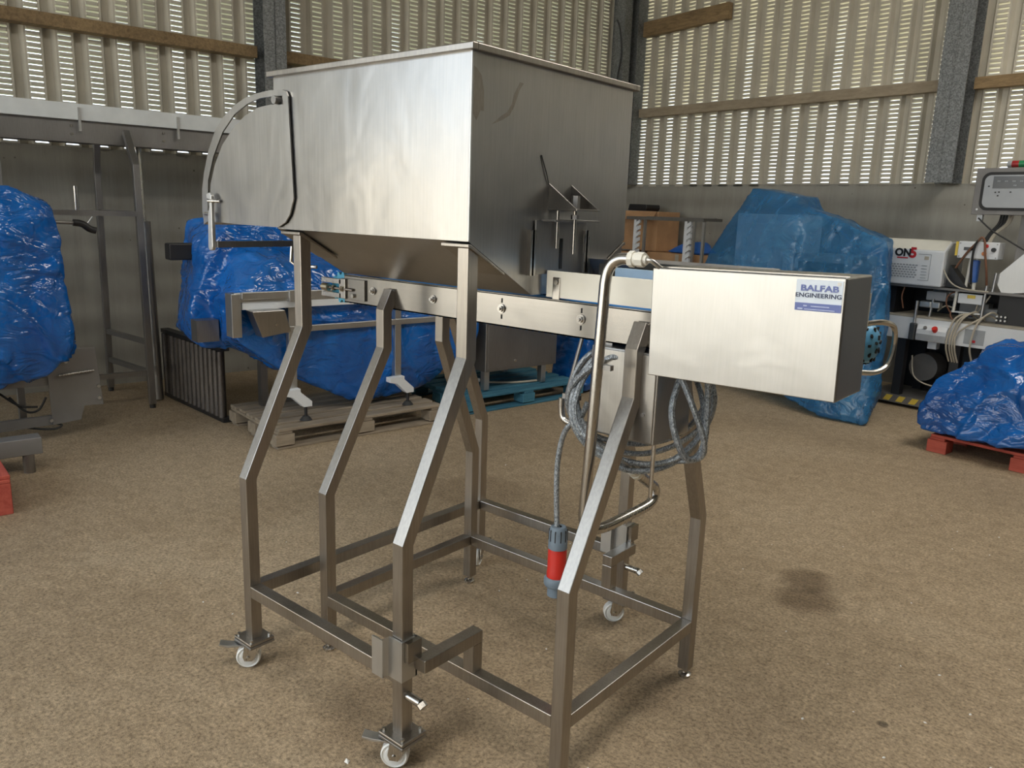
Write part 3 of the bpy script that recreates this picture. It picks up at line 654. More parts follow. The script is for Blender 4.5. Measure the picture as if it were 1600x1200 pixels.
# coiled supply cable and its plug
CBL = thing('power_cable', (.12, .30, .40), 'grey braided power cable coiled around the control cabinet, red plug dangling', 'cable')
Cc = Vector((.315, .405, 1.04)); hv = Vector((.76, .645, 0)); dv = Vector((-.645, .76, 0)); zv = Vector((0, 0, 1))
b = MB()
for k, (rx, rz, off, tilt, dz) in enumerate(((.195, .165, -.03, .05, -.010), (.205, .170, .0, -.06, -.016), (.188, .178, .025, .1, -.018), (.210, .160, .05, -.02, 0.0), (.200, .186, -.012, .03, -.016))):
    loop = []
    for i in range(56):
        a = 2*PI*i/56; wob = .008*math.sin(3*a+k*1.7)
        x = rx*math.cos(a); z = rz*math.sin(a)
        z = min(z, .145-.004*k)
        loop.append(Cc+hv*(x+wob)+dv*(off+tilt*math.sin(a)+.01*math.sin(2*a+k))+zv*(z+dz))
    b.tube(loop, .0085, 8, closed=True)
b.tube(spline([Cc+hv*.10+zv*.13-dv*.09, Cc+hv*.06+zv*.0-dv*.135, Cc+hv*.09-zv*.11-dv*.14, Cc+hv*.13-zv*.145-dv*.12, Cc+hv*.165-zv*.10-dv*.10, Cc+hv*.165+zv*.05-dv*.09, Cc+hv*.15+zv*.13-dv*.09], 8), .0095, 8)
b.tube(spline([Cc+hv*.06+zv*.13-dv*.11, Cc+hv*.10+zv*.04-dv*.15, Cc+hv*.15-zv*.08-dv*.15, Cc+hv*.15-zv*.14-dv*.12, Cc+hv*.10-zv*.17-dv*.06], 8), .0085, 8)
b.build('cable_coil', 'braid', CBL)
MB().tube(spline([(.20, .30, 1.02), (.175, .295, .96), (.145, .297, .945), (.118, .30, .90), (.104, .30, .82), (.105, .30, .72), (.114, .30, .60)], 8), .0085, 10).build('cable_drop', 'braid', CBL)
pc = Vector((.119, .30, 0))
def plug_part(prof, name, mat): return MB().lathe(prof, pc, 'z', 20).build(name, mat, CBL)
plug_part([(.010, .618), (.022, .618), (.026, .612), (.028, .60), (.028, .575), (.0295, .573), (.0295, .548), (.010, .548)], 'plug_collar', 'plug_grey')
plug_part([(.0, .547), (.0275, .547), (.029, .54), (.029, .475), (.0305, .47), (.0305, .455), (0, .455)], 'plug_body', 'plug_red')
plug_part([(0, .4549), (.033, .4549), (.038, .448), (.038, .430), (.034, .424), (.0265, .420), (.0265, .392), (0, .392)], 'plug_flange', 'plug_grey')
b = MB()
for k in range(10): a = 2*PI*k/10; b.box(pc.x+.0275*math.cos(a)-.0014, pc.x+.0275*math.cos(a)+.0014, pc.y+.0275*math.sin(a)-.0014, pc.y+.0275*math.sin(a)+.0014, .55, .61)
b.build('collar_ribs', 'black_plastic', CBL)

# ------------------------------------------------------------------ pallets
def pallet(name, M, lx, ly, mat, label, bmat=None, seed=0, group=None, nb=7, hh=.13, bottom=True):
    """deck boards run along local x; bearers and blocks below; local origin = one corner on the floor"""
    rr = random.Random(seed); t = thing(name, M @ Vector((0, 0, 0)), label, 'pallet', group); bmat = bmat or mat
    bw = .10; gap = (ly-nb*bw)/(nb-1)
    for k in range(nb):
        piece('deck_board', mat, t, (lx+rr.uniform(-.015, .01), bw, .02), (lx/2, bw/2+k*(bw+gap), hh), M, rotz=rr.uniform(-.006, .006))
    for x in (.05, lx/2, lx-.05): piece('stringer_board', mat, t, (.10, ly, .018), (x, ly/2, hh-.0195), M)
    for x in (.05, lx/2, lx-.05):
        for y in (.06, ly/2, ly-.06): piece('block', bmat, t, (.13 if lx > 1 else .10, .12, .075 if bottom else hh-.030), (x, y, hh-.0665 if bottom else (hh-.029)/2), M)
    for y in (.06, ly/2, ly-.06) if bottom else (): piece('bottom_board', bmat, t, (lx, .10, .018), (lx/2, y, .0095), M)
    return t
def at(a, b, rz=0): return MW @ Matrix.Translation((a, b, 0)) @ Matrix.Rotation(rz, 4, 'Z')
pallet('wooden_pallet', at(2.52, -5.90, PI/2), 1.28, .80, 'pallet_wood', 'weathered bare wooden pallet under the wrapped conveyor on the left', seed=1, nb=6)
pallet('blue_pallet', at(2.46, -4.33, PI/2), 1.22, .85, 'pallet_blue', 'worn blue painted pallet under the stainless cabinet', seed=2, nb=6, bmat='pallet_blue')
pallet('red_pallet', at(4.99, -2.20), 1.15, .85, 'pallet_red', 'red painted pallet under the low wrapped load on the right', seed=3, nb=6, hh=.118, bottom=False)
pallet('red_pallet', at(2.225, -8.585), .56, 1.19, 'pallet_red', 'red painted pallet corner at the left edge beside the wrapped machine', seed=4, nb=8, hh=.19, bottom=False)

# ------------------------------------------------------------------ wrapped load on the right red pallet
t = thing('wrapped_load', W(5.5, -1.8, .13), 'low lumpy load under shiny blue plastic on the red pallet', 'wrapped load')
wrap('plastic_wrap', [[(4.90, -2.20, .15), (4.88, -2.18, .30), (4.93, -2.1, .50), (5.10, -2.05, .68), (5.24, -2.0, .78), (5.60, -2.0, .80), (5.9, -2.05, .70), (6.12, -2.2, .15), (6.12, -1.4, .15), (5.9, -1.5, .7), (5.2, -1.5, .74), (4.95, -1.45, .15), (5.5, -2.26, .15), (5.5, -2.20, .5)]], 'wrap_blue', t, .017, .035, 3, 6, (.3, .2, .4), fq=8)
# ------------------------------------------------------------------ tall wrapped machine
t = thing('wrapped_machine', W(3.6, -1.6, 0), 'tall machine shrouded in thin translucent blue plastic against the right wall', 'wrapped machine')
MB(MW).box(2.85, 3.45, -1.62, -1.20, .12, 1.60, .01).box(2.95, 3.35, -1.66, -1.62, 1.12, 1.52, .006).build('cabinet', 'machine_white', t)
MB(MW).box(3.46, 3.98, -1.62, -1.2, .12, 1.28, .01).build('lower_cabinet', 'machine_grey', t)
MB(MW).box(3.52, 3.92, -1.66, -1.62, .9, 1.22, .006).build('screen', 'panel_display', t)
wrap('plastic_wrap', [
    [(2.93, -1.55, 1.83), (3.38, -1.55, 1.765), (3.38, -1.2, 1.76), (2.93, -1.2, 1.82), (2.55, -1.75, 1.05), (2.50, -1.15, 1.05), (3.55, -1.75, 1.45), (3.45, -1.80, .4), (2.45, -1.75, .3), (2.45, -1.1, .3), (3.45, -1.1, .3), (3.6, -1.12, 1.4)],
    [(3.30, -1.6, 1.74), (3.62, -1.62, 1.63), (3.6, -1.2, 1.62), (4.28, -1.72, 1.42), (4.06, -1.14, 1.42), (4.34, -1.74, 1.05), (4.42, -1.78, .30), (4.40, -1.95, .02), (4.05, -2.02, .015), (3.5, -1.85, .12), (3.0, -1.75, .25), (3.0, -1.15, .25), (4.12, -1.2, .02), (3.3, -1.7, 1.3)]],
    'wrap_blue_thin', t, .02, .016, 5, 2, (.2, .1, .5), fq=7)

# ------------------------------------------------------------------ packing machine behind it
PM = thing('packing_machine', W(4.9, -.75, 0), 'open packing machine with long white beam, lettered case and windowed control panel by right wall', 'machine')
P_ = lambda: MB(MW)
P_().box(3.95, 6.3, -1.02, -.92, .60, .785).build('front_beam', 'machine_white', PM, bevel=.004)
P_().box(3.95, 6.3, -1.02, -.55, .786, .800).build('bed_plate', 'machine_dirty', PM)
P_().box(3.95, 6.3, -.56, -.50, .60, .785).build('rear_beam', 'machine_white', PM)
P_().box(3.96, 6.2, -.49, -.45, .1, 1.03).build('dark_backdrop', 'black_plastic', PM)  # added black sheet, stands in for the darkness behind the works
for x in (4.18, 4.62, 5.9):
    for y in (-.95, -.53): P_().box(x-.035, x+.035, y-.035, y+.035, .1, .60).build('leg', 'black_plastic', PM)
bs = P_().box(3.95, 6.2, -1.0, -.5, .03, .10).build('base_frame', 'panel_grey', PM)
for k in range(9):
    x = 3.98+k*.11; P_().prism([(x, .042), (x+.055, .042), (x+.085, .092), (x+.03, .092)], 'y', -1.003, -1.0).build('hazard_stripe', 'tape_yellow' if k % 1 == 0 else 'black_plastic', bs)
# switch box, data plate, bottle-shaped sensor on the beam
sb = P_().box(4.325, 4.56, -1.075, -1.02, .615, .70).prism([(-1.075, .70), (-1.02, .70), (-1.02, .735), (-1.05, .735)], 'x', 4.325, 4.56).build('switch_box', 'machine_white', PM)
P_().box(4.325, 4.56, -1.078, -1.075, .618, .665).build('box_face', 'machine_grey', sb)
P_().cyl((4.47, -1.062, .70), (4.47, -1.085, .725), .022, 12).build('stop_button', 'plug_red', sb)
P_().cyl((4.39, -1.062, .712), (4.39, -1.075, .722), .014, 10).build('selector', 'panel_grey', sb)
P_().box(4.255, 4.31, -1.065, -1.02, .60, .745, .012).build('sensor_body', 'panel_display', PM)
P_().cyl((4.285, -1.04, .745), (4.285, -1.04, .93), .012, 10).build('sensor_tube', 'aluminium', PM)
P_().cyl((4.36, -.95, .80), (4.375, -.95, .95), .011, 10).build('rod', 'aluminium', PM)
dp = P_().box(4.68, 4.83, -1.023, -1.02, .625, .745).build('data_plate', 'panel_face', PM)
P_().box(4.745, 4.768, -1.0245, -1.023, .64, .66).build('red_mark', 'ink_red', dp)
P_().box(4.69, 4.82, -1.0245, -1.023, .722, .726).box(4.70, 4.80, -1.0245, -1.023, .705, .708).box(4.70, 4.78, -1.0245, -1.023, .690, .693).build('print_lines', 'ink_grey', dp)
P_().box(4.40, 4.47, -1.0, -.93, .54, .60).build('bracket', 'machine_white', PM)
for k, (x0, x1, sw) in enumerate(((4.60, 4.575, .0), (4.635, 4.60, .01), (4.655, 4.62, .02), (4.76, 4.64, .0), (4.78, 4.755, .03))):
    P_().tube(spline([(x0+.10, -.85, .81), (x0+.06, -.95, .86+sw), (x0, -1.04, .82), (x1, -1.065, .70), (x1-.005, -1.06, .58), (x1+.01, -1.0, .46)], 7), .0075, 8).build('hose', 'cable_beige', PM)
# upper works: dark table, motor blocks, carriage, rods
P_().box(3.95, 5.6, -1.0, -.55, 1.035, 1.052).build('table', 'panel_grey', PM)
P_().box(3.95, 4.06, -.95, -.6, .80, 1.035).build('side_plate', 'black_plastic', PM)
P_().box(4.30, 4.46, -.92, -.75, .935, 1.01, .006).build('motor_block', 'machine_grey', PM)
P_().cyl((4.33, -.84, 1.0), (4.52, -.84, 1.0), .035, 16).build('motor_barrel', 'aluminium', PM)
P_().box(4.27, 4.365, -.965, -.90, .875, .925, .008).box(4.37, 4.435, -.965, -.90, .875, .925, .008).build('clamp_block', 'aluminium', PM)
P_().box(4.57, 4.75, -.97, -.94, .94, 1.02, .004).build('carriage_plate', 'machine_white', PM)
P_().box(4.64, 4.70, -.973, -.97, .985, 1.012).build('warning_sticker', 'tape_yellow', PM)
P_().box(4.53, 4.75, -.965, -.93, .86, .872).build('carriage_bar', 'aluminium', PM)
for x, z0, z1, y in ((4.545, .86, 1.05, -.96), (4.76, .80, 1.10, -.96), (4.60, 1.05, 1.30, -.93), (4.81, 1.05, 1.20, -.95)): P_().cyl((x, y, z0), (x+.008, y, z1), .012, 10).build('rod', 'gland_cream' if z1 > 1.2 or x < 4.6 else 'aluminium', PM)
P_().box(4.50, 4.72, -.72, -.62, .80, .93).box(4.74, 4.9, -.80, -.65, .80, .9).build('valve_block', 'machine_grey', PM)
P_().box(4.60, 4.64, -.92, -.89, .82, .86).box(4.645, 4.675, -.92, -.89, .83, .865).build('connector', 'ink_navy', PM)
P_().box(4.625, 4.675, -.95, -.90, 1.11, 1.29, .008).build('cylinder_block', 'bag_blue', PM)
P_().box(4.85, 5.3, -.9, -.6, .80, 1.03).build('dark_gearing', 'black_plastic', PM)
for k in range(6): P_().cyl((4.86+.03*(k % 3), -.905, .83+.03*(k//3)), (4.86+.03*(k % 3), -.92, .83+.03*(k//3)), .008, 10).build('fitting', 'aluminium', PM)
P_().prism([(4.80, 1.16), (4.87, 1.04), (5.25, 1.10), (5.25, 1.36), (4.98, 1.36)], 'y', -.93, -.91).build('tilted_plate', 'aluminium', PM)
for pts in ([(4.56, -.9, 1.04), (4.50, -.97, 1.0), (4.49, -.98, .93), (4.52, -.96, .86)], [(4.14, -.98, 1.03), (4.13, -.99, .95), (4.15, -.98, .85)], [(4.53, -.97, .86), (4.545, -1.0, .83), (4.57, -1.0, .80)]):
    P_().tube(spline(pts, 6), .006, 8).build('wire', 'wire_brown', PM)
for pts in ([(4.40, -.9, .85), (4.46, -.9, .90), (4.54, -.9, .88)], [(4.70, -.9, .86), (4.75, -.95, .92), (4.80, -.95, 1.02)], [(4.66, -.9, .83), (4.70, -.93, .88), (4.72, -.95, .95), (4.77, -.96, 1.04)], [(4.44, -1.0, 1.20), (4.50, -1.0, 1.11), (4.60, -1.0, 1.06), (4.80, -1.0, 1.05)]):
    P_().tube(spline(pts, 6), .006, 8).build('wire', 'cable_beige', PM)
P_().cyl((4.30, -.78, .34), (4.30, -.58, .34), .12, 20).build('drive_drum', 'panel_grey', PM)
P_().tube(spline([(4.28, -.98, .46), (4.32, -1.0, .30), (4.42, -1.0, .24), (4.55, -.95, .22)], 6), .006, 8).build('loose_hose', 'cable_beige', PM)
# printed white case
cs = P_().prism([(-1.02, 1.055), (-1.02, 1.345), (-.90, 1.425), (-.62, 1.425), (-.62, 1.055)], 'x', 3.75, 4.44).build('printed_case', 'machine_white', PM, bevel=.01, label='white metal case with dark and red lettering')
P_().prism([(-.98, 1.05+.03), (-.98, 1.35), (-.89, 1.41), (-.65, 1.41), (-.65, 1.08)], 'x', 4.441, 4.446).build('end_panel', 'machine_grey', cs)
P_().prism([(-1.015, 1.3515), (-.90, 1.4285), (-.62, 1.4285), (-.62, 1.4265), (-.90, 1.4265), (-1.015, 1.3495)], 'x', 3.76, 4.43).build('dusty_lid', 'gland_cream', cs)
CM_ = lambda x, z: MW @ Matrix.Translation((x, -1.0225, z)) @ Matrix.Rotation(PI/2, 4, 'X')
text('ON', .085, CM_(4.105, 1.318), 'ink_black', cs, bold=.004)
text('5', .115, CM_(4.19, 1.318), 'ink_red', cs, bold=.005)
P_().box(4.06, 4.15, -1.0225, -1.0205, 1.272, 1.282).build('print_strip', 'ink_red', cs)
b = P_()
for r_ in range(6):
    for c_ in range(9):
        b.box(4.0+c_*.026+(.012 if r_ % 2 else 0), 4.018+c_*.026+(.012 if r_ % 2 else 0), -1.0225, -1.0205, 1.115+r_*.02, 1.126+r_*.02)
b.build('printed_pattern', 'ink_grey', cs)
b = P_()
for k in range(5): b.box(4.27, 4.315, -1.0225, -1.0205, 1.118+k*.025, 1.123+k*.025)
b.box(4.235, 4.335, -1.0225, -1.0205, 1.312, 1.316).box(4.335, 4.339, -1.0225, -1.0205, 1.10, 1.316).box(4.25, 4.339, -1.0225, -1.0205, 1.10, 1.104).build('printed_border', 'ink_grey', cs)
P_().box(4.285, 4.32, -1.0225, -1.0205, 1.27, 1.298).build('sticker', 'cable_beige', cs)
P_().prism([(4.448, 1.06), (4.47, 1.24), (4.50, 1.20), (4.62, 1.06)], 'y', -.95, -.85).build('black_wedge', 'black_plastic', cs)
# small control box
kb = P_().box(4.525, 4.825, -1.0, -.88, 1.302, 1.435, .006).build('control_box', 'machine_white', PM, label='small white control box with red and orange buttons')
P_().box(4.57, 4.64, -1.003, -1.0, 1.365, 1.39).build('display_window', 'panel_display', kb)
for x, z, r_, mt in ((4.735, 1.405, .014, 'plug_red'), (4.725, 1.345, .016, 'button_orange'), (4.79, 1.378, .017, 'black_plastic')): P_().cyl((x, -1.0, z), (x, -1.015, z), r_, 14).build('push_button', mt, kb)
b = P_()
for x in (4.54, 4.81):
    for z in (1.316, 1.42): b.cyl((x, -1.0, z), (x, -1.004, z), .005, 8)
b.build('screws', 'dull_steel', kb)
P_().box(4.505, 4.524, -.998, -.90, 1.32, 1.43).build('yellow_label', 'tape_yellow', kb)
P_().cyl((4.66, -.93, 1.05), (4.66, -.93, 1.302), .014, 12).build('post', 'gland_cream', kb)
P_().tube(spline([(4.53, -1.0, 1.22), (4.60, -1.02, 1.34), (4.67, -1.03, 1.43), (4.70, -1.03, 1.47), (4.725, -1.03, 1.44), (4.74, -1.03, 1.35), (4.765, -1.02, 1.22), (4.77, -.98, 1.10)], 7), .0085, 8).build('lead', 'wire_brown', kb)
P_().tube(spline([(4.68, -1.03, 1.45), (4.66, -1.035, 1.40), (4.655, -1.03, 1.28), (4.66, -1.0, 1.1)], 7), .0085, 8).build('lead', 'cable_black', kb)
# hooded control panel on a post
cp = P_().box(4.60, 5.30, -1.0, -.74, 1.655, 1.99, .006).build('control_panel', 'panel_grey', PM, label='dark grey windowed control panel with red and green beacon')
P_().box(4.585, 5.315, -1.012, -1.0, 1.645, 1.998, .004).build('front_frame', 'panel_grey', cp)
def rrect(x0, x1, z0, z1, r, n=6):
    out = []
    for cx, cz, a0 in ((x1-r, z1-r, 0), (x0+r, z1-r, PI/2), (x0+r, z0+r, PI), (x1-r, z0+r, 1.5*PI)):
        for k in range(n+1): a = a0+PI/2*k/n; out.append((cx+r*math.cos(a), cz+r*math.sin(a)))
    return out
P_().prism(rrect(4.633, 5.267, 1.678, 1.967, .06), 'y', -1.017, -1.012).build('window_seal', 'rubber', cp)
P_().prism(rrect(4.655, 5.245, 1.70, 1.945, .045), 'y', -1.019, -1.017).build('window_pane', 'panel_face', cp)
P_().box(4.715, 5.2, -1.0205, -1.019, 1.845, 1.935).build('display_strip', 'panel_display', cp)
b = P_()
for k in range(6):
    for d in (0, .012): b.box(4.745+k*.052+d, 4.753+k*.052+d, -1.0215, -1.0205, 1.893, 1.903)
for d in (0, .012): b.box(4.86+d, 4.868+d, -1.0215, -1.0205, 1.862, 1.872)
b.build('digits', 'ink_grey', cp)
b = P_()
for x, z in ((4.735, 1.81), (4.76, 1.812), (4.755, 1.785), (4.84, 1.812), (4.683, 1.855)): b.box(x, x+.012, -1.0205, -1.019, z, z+.01)
b.build('panel_marks', 'ink_black', cp)
P_().cyl((4.625, -1.012, 1.685), (4.625, -1.016, 1.685), .008, 10).build('corner_screw', 'aluminium', cp)
P_().box(4.9, 5.0, -.87, -.77, 0, 1.655).build('post', 'panel_grey', cp)
P_().box(4.95, 4.99, -.88, -.84, 1.99, 2.03).build('beacon_bracket', 'dull_steel', cp)
for x0, x1, mt in ((4.745, 4.775, 'machine_grey'), (4.775, 4.825, 'lamp_red'), (4.825, 4.865, 'lamp_green'), (4.865, 4.91, 'lamp_red'), (4.91, 4.96, 'machine_grey')): P_().cyl((x0, -.86, 2.035), (x1, -.86, 2.035), .026, 16).build('beacon_segment', mt, cp)
for k in range(5): P_().tube(spline([(4.77+.02*k, -.9, 1.655), (4.765+.018*k, -.92, 1.58), (4.72+.012*k, -.95, 1.50), (4.69+.012*k, -.97, 1.42)], 6), .009, 8).build('cable', 'cable_black' if k < 3 else 'cable_beige', cp)
P_().tube(spline([(4.64, -1.0, 1.62), (4.74, -.98, 1.53), (4.86, -.97, 1.46), (5.0, -.96, 1.38)], 6), .006, 8).build('cable', 'cable_black', cp)
P_().box(4.625, 4.665, -.99, -.96, 1.595, 1.645).build('junction_box', 'machine_white', cp)

# more wrapped machines farther along the right-hand wall
for k, (a0, a1, zt, lb) in enumerate(((6.7, 9.3, 1.75, 'long machine in dark plastic right of the packing machine'), (9.7, 12.6, 1.85, 'long machine in dark plastic farthest along the right wall'))):
    t = thing('wrapped_machine', W((a0+a1)/2, -1.5, 0), lb, 'wrapped machine')
    wrap('plastic_wrap', [[(a0, -2.1, .02), (a1, -2.1, .02), (a0, -.8, .02), (a1, -.8, .02), (a0+.1, -1.9, zt-.2), (a1-.1, -1.9, zt-.1), (a0+.2, -1.0, zt), (a1-.3, -1.0, zt), (a0+.8, -1.8, zt)]], 'wrap_dark', t, .05, .04, 20+k, 4)
# ------------------------------------------------------------------ notched rack and cardboard in the corner
t = thing('notched_rack', W(1.5, -1.0, 0), 'aluminium rack with notched uprights and dark top bar in the corner', 'rack')
P_().box(.96, 2.03, -1.02, -.98, 1.505, 1.54).build('top_bar', 'dull_steel', t)
P_().box(1.0, 1.95, -.72, -.69, 1.515, 1.545).build('top_bar', 'dull_steel', t)
P_().box(.96, .99, -1.0, -.70, 1.51, 1.54).build('end_bar', 'dull_steel', t)
P_().box(2.0, 2.03, -1.0, -.70, 1.51, 1.54).build('end_bar', 'dull_steel', t)
for x, y in ((1.09, -1.0), (1.62, -.71), (1.80, -1.0)):
    P_().box(x-.017, x+.017, y-.015, y+.015, .02, 1.505).build('upright', 'machine_white', t)
    for k in range(9): P_().prism([(x+.017, .92+k*.065), (x+.065, .95+k*.065), (x+.065, .99+k*.065), (x+.017, .96+k*.065)], 'y', y-.012, y+.012).build('notch_tooth', 'machine_white', t)
for x, y in ((2.015, -.985), (1.68, -.71), (.975, -.71)): P_().box(x-.014, x+.014, y-.014, y+.014, 0, 1.51).build('leg', 'aluminium', t)
for z in (.5, 1.0): P_().box(1.0, 2.0, -.74, -.70, z-.02, z).build('cross_bar', 'aluminium', t)
def carton(a0, a1, b0, b1, z0, z1, label, flaps=True):
    t = thing('cardboard_box', W((a0+a1)/2, (b0+b1)/2, z0), label, 'box', 'cardboard boxes in the corner')
    P_().box(a0, a1, b0, b1, z0, z1, .006).build('carton', 'cardboard', t)
    P_().box((a0+a1)/2-.025, (a0+a1)/2+.025, b0-.002, b0, z0+.01, z1-.01).build('tape_strip', 'cable_beige', t)
    if flaps: P_().prism([(b0, z1), (b0-.08, z1-.10), (b0-.083, z1-.097), (b0-.003, z1+.003)], 'x', a0+.02, a1-.02).build('flap', 'cardboard', t)
    return t
carton(.35, 1.15, -.66, -.14, .0, .62, 'large brown cardboard box on the floor behind the notched rack', False)
carton(.95, 1.85, -.62, -.14, .625, 1.14, 'brown cardboard box behind the middle of the notched rack', False)
carton(.38, .94, -.60, -.16, .625, 1.12, 'brown cardboard box low in the corner behind the hopper', False)
carton(.42, 1.05, -.58, -.18, 1.145, 1.60, 'brown cardboard box topmost of the corner stack beside the hopper')
carton(1.16, 2.0, -.62, -.14, .0, .62, 'brown cardboard box on the floor under the notched rack', False)
tag(P_().prism([(.50, 1.61), (.78, 1.605), (.80, 1.64), (.79, 1.68), (.52, 1.685)], 'y', -.50, -.25).build('black_tray', 'black_plastic', bevel=.01), 'black plastic tray lying on the topmost cardboard box', 'tray')
t = thing('blue_sack', W(1.45, -.4, 1.15), 'blue plastic sack lying on cardboard behind the notched rack', 'sack')
wrap('sack_skin', [[(1.22, -.58, 1.15), (1.7, -.6, 1.15), (1.7, -.25, 1.15), (1.22, -.25, 1.15), (1.35, -.5, 1.25), (1.6, -.45, 1.28), (1.6, -.3, 1.26)]], 'bag_blue', t, .02, .015, 9, 4)

# ------------------------------------------------------------------ stainless cabinet on the blue pallet
t = thing('steel_cabinet', W(2.0, -3.9, .14), 'low grey stainless cabinet on small legs on the blue pallet', 'cabinet')
P_().box(1.72, 2.38, -4.12, -3.36, .30, .735, .006).build('cabinet_body', 'dull_steel', t)
P_().box(2.38, 2.386, -4.10, -3.38, .32, .715).build('cabinet_panel', 'dull_steel', t, bevel=.002)
for b_ in (-4.06, -3.45):
    for a_ in (1.80, 2.30): P_().box(a_-.025, a_+.025, b_-.025, b_+.025, .142, .30).build('leg', 'aluminium', t)
for b_, z_ in ((-3.82, .66), (-3.82, .37)): P_().cyl((2.386, b_, z_), (2.392, b_, z_), .012, 12).build('panel_screw', 'tube_steel', t)
t = thing('wrapped_bundle', W(2.2, -3.0, 0), 'narrow bundle in blue plastic at the right end of the blue pallet', 'wrapped load')
wrap('plastic_wrap', [[(1.95, -3.02, .01), (2.40, -3.02, .01), (2.42, -3.01, .50), (2.3, -2.97, .98), (2.0, -2.97, .98), (1.95, -2.7, .01), (2.4, -2.7, .01), (2.2, -2.75, .95)]], 'wrap_blue', t, .017, .02, 11, 4)
t = thing('connector', W(1.62, -4.1, .15), 'red and white industrial connector lying on the blue pallet', 'plug')
for p0, p1, r_, mt, nm in (((2.02, -4.22, .178), (2.05, -4.13, .178), .036, 'plug_red', 'collar'), ((2.05, -4.13, .178), (2.08, -4.02, .174), .028, 'nylon_white', 'barrel'), ((2.08, -4.02, .174), (2.10, -3.96, .172), .017, 'nylon_white', 'neck')): P_().cyl(p0, p1, r_, 16).build(nm, mt, t)
P_().tube(spline([(2.10, -3.96, .172), (2.15, -3.88, .155), (2.25, -3.7, .152), (2.3, -3.5, .155)], 6), .009, 8).build('lead', 'cable_beige', t)

# ------------------------------------------------------------------ wrapped conveyor on the wooden pallet
WC = thing('wrapped_conveyor', W(2.1, -5.3, .14), 'conveyor with exposed aluminium rails half covered in blue plastic on the wooden pallet', 'wrapped machine')
P_().box(2.36, 2.40, -6.10, -4.45, .945, 1.005).build('side_rail', 'aluminium', WC, bevel=.003)
P_().box(2.365, 2.395, -6.05, -4.45, .90, .944).build('lower_rail', 'machine_white', WC)
P_().box(2.35, 2.385, -5.85, -4.45, .735, .775).build('cross_rail', 'aluminium', WC, bevel=.003)
P_().box(2.30, 2.405, -6.12, -6.06, .73, 1.0).build('end_plate', 'aluminium', WC, bevel=.003)
P_().box(2.40, 2.425, -6.06, -5.75, .965, 1.01).box(2.40, 2.44, -5.76, -5.70, .94, 1.015).build('slide_block', 'aluminium', WC, bevel=.003)
P_().prism([(-6.03, .90), (-5.82, .90), (-5.78, .76), (-5.97, .735)], 'x', 2.39, 2.50).build('gear_box', 'hopper_steel', WC, bevel=.004)
P_().cyl((2.50, -5.88, .81), (2.508, -5.88, .81), .010, 10).build('box_screw', 'tube_steel', WC)
for b_, zt in ((-5.72, .92), (-4.92, .92)):
    P_().box(2.33, 2.38, b_-.025, b_+.025, .30, zt).build('leg', 'aluminium', WC, bevel=.003)
    br = P_().prism([(b_-.09, .36), (b_+.03, .365), (b_+.03, .34), (b_+.11, .27), (b_+.11, .235), (b_+.05, .235), (b_-.03, .31), (b_-.09, .325)], 'x', 2.36, 2.42).build('foot_bracket', 'machine_white', WC, bevel=.004)
    P_().cyl((2.39, b_+.075, .165), (2.39, b_+.075, .26), .011, 10).build('foot_screw', 'black_plastic', br)
    P_().cyl((2.39, b_+.075, .142), (2.39, b_+.075, .168), .042, 16, .02).build('foot_pad', 'rubber', br)
for b_ in (-5.72, -4.92): P_().box(1.84, 1.90, b_-.025, b_+.025, .142, .85).build('leg', 'dull_steel', WC)
P_().box(1.62, 1.72, -6.26, -6.08, 1.16, 1.27, .01).box(1.64, 1.68, -6.1, -5.95, 1.2, 1.24).build('bracket_box', 'black_plastic', WC)
P_().box(1.95, 2.06, -6.22, -6.08, .66, .80).build('side_box', 'dull_steel', WC)
wrap('plastic_wrap', [
    [(1.30, -6.05, .62), (1.30, -6.0, 1.42), (1.35, -5.2, 1.48), (1.90, -5.95, 1.40), (1.92, -5.2, 1.42), (1.35, -5.1, .6), (1.95, -6.22, .85), (1.95, -6.15, .6), (1.95, -5.2, .6), (1.6, -6.2, .70), (1.7, -6.1, 1.3)],
    [(1.80, -6.05, 1.02), (2.36, -6.08, .98), (2.36, -4.5, 1.0), (1.85, -4.5, 1.02), (1.9, -5.9, 1.28), (2.25, -5.85, 1.20), (2.2, -4.7, 1.14), (1.9, -4.7, 1.2), (2.36, -4.22, .76), (1.9, -4.25, .80)],
    [(2.30, -6.10, .96), (2.30, -6.06, .70), (2.28, -5.75, .46), (2.26, -5.35, .25), (2.25, -4.95, .165), (2.26, -4.55, .26), (2.38, -4.20, .52), (2.38, -4.18, .72), (1.80, -6.1, .96), (1.80, -6.05, .66), (1.80, -5.3, .25), (1.80, -4.9, .17), (1.80, -4.3, .5), (1.8, -4.3, .72), (2.32, -4.5, .94), (2.34, -5.2, .70)]],
    'wrap_blue', WC, .018, .024, 2, 5, (.35, .25, .5), fq=8)

# ------------------------------------------------------------------ roller section standing on edge
t = thing('roller_section', W(1.15, -5.96, 0), 'dark roller conveyor section standing on its side by the wooden pallet', 'rollers')
MR = MW @ Matrix.Translation((.62, -6.01, 0)) @ Matrix.Rotation(math.atan2(.08, 1.06), 4, 'Z')
for z in (0.0, .515): MB(MR).box(0, 1.08, -.02, .045, z+.005, z+.035).build('side_channel', 'black_plastic', t)
for k in range(14):
    MB(MR).cyl((.04+k*.076, .0, .035), (.04+k*.076, .0, .515), .029, 14).build('roller', 'dark_roller', t)
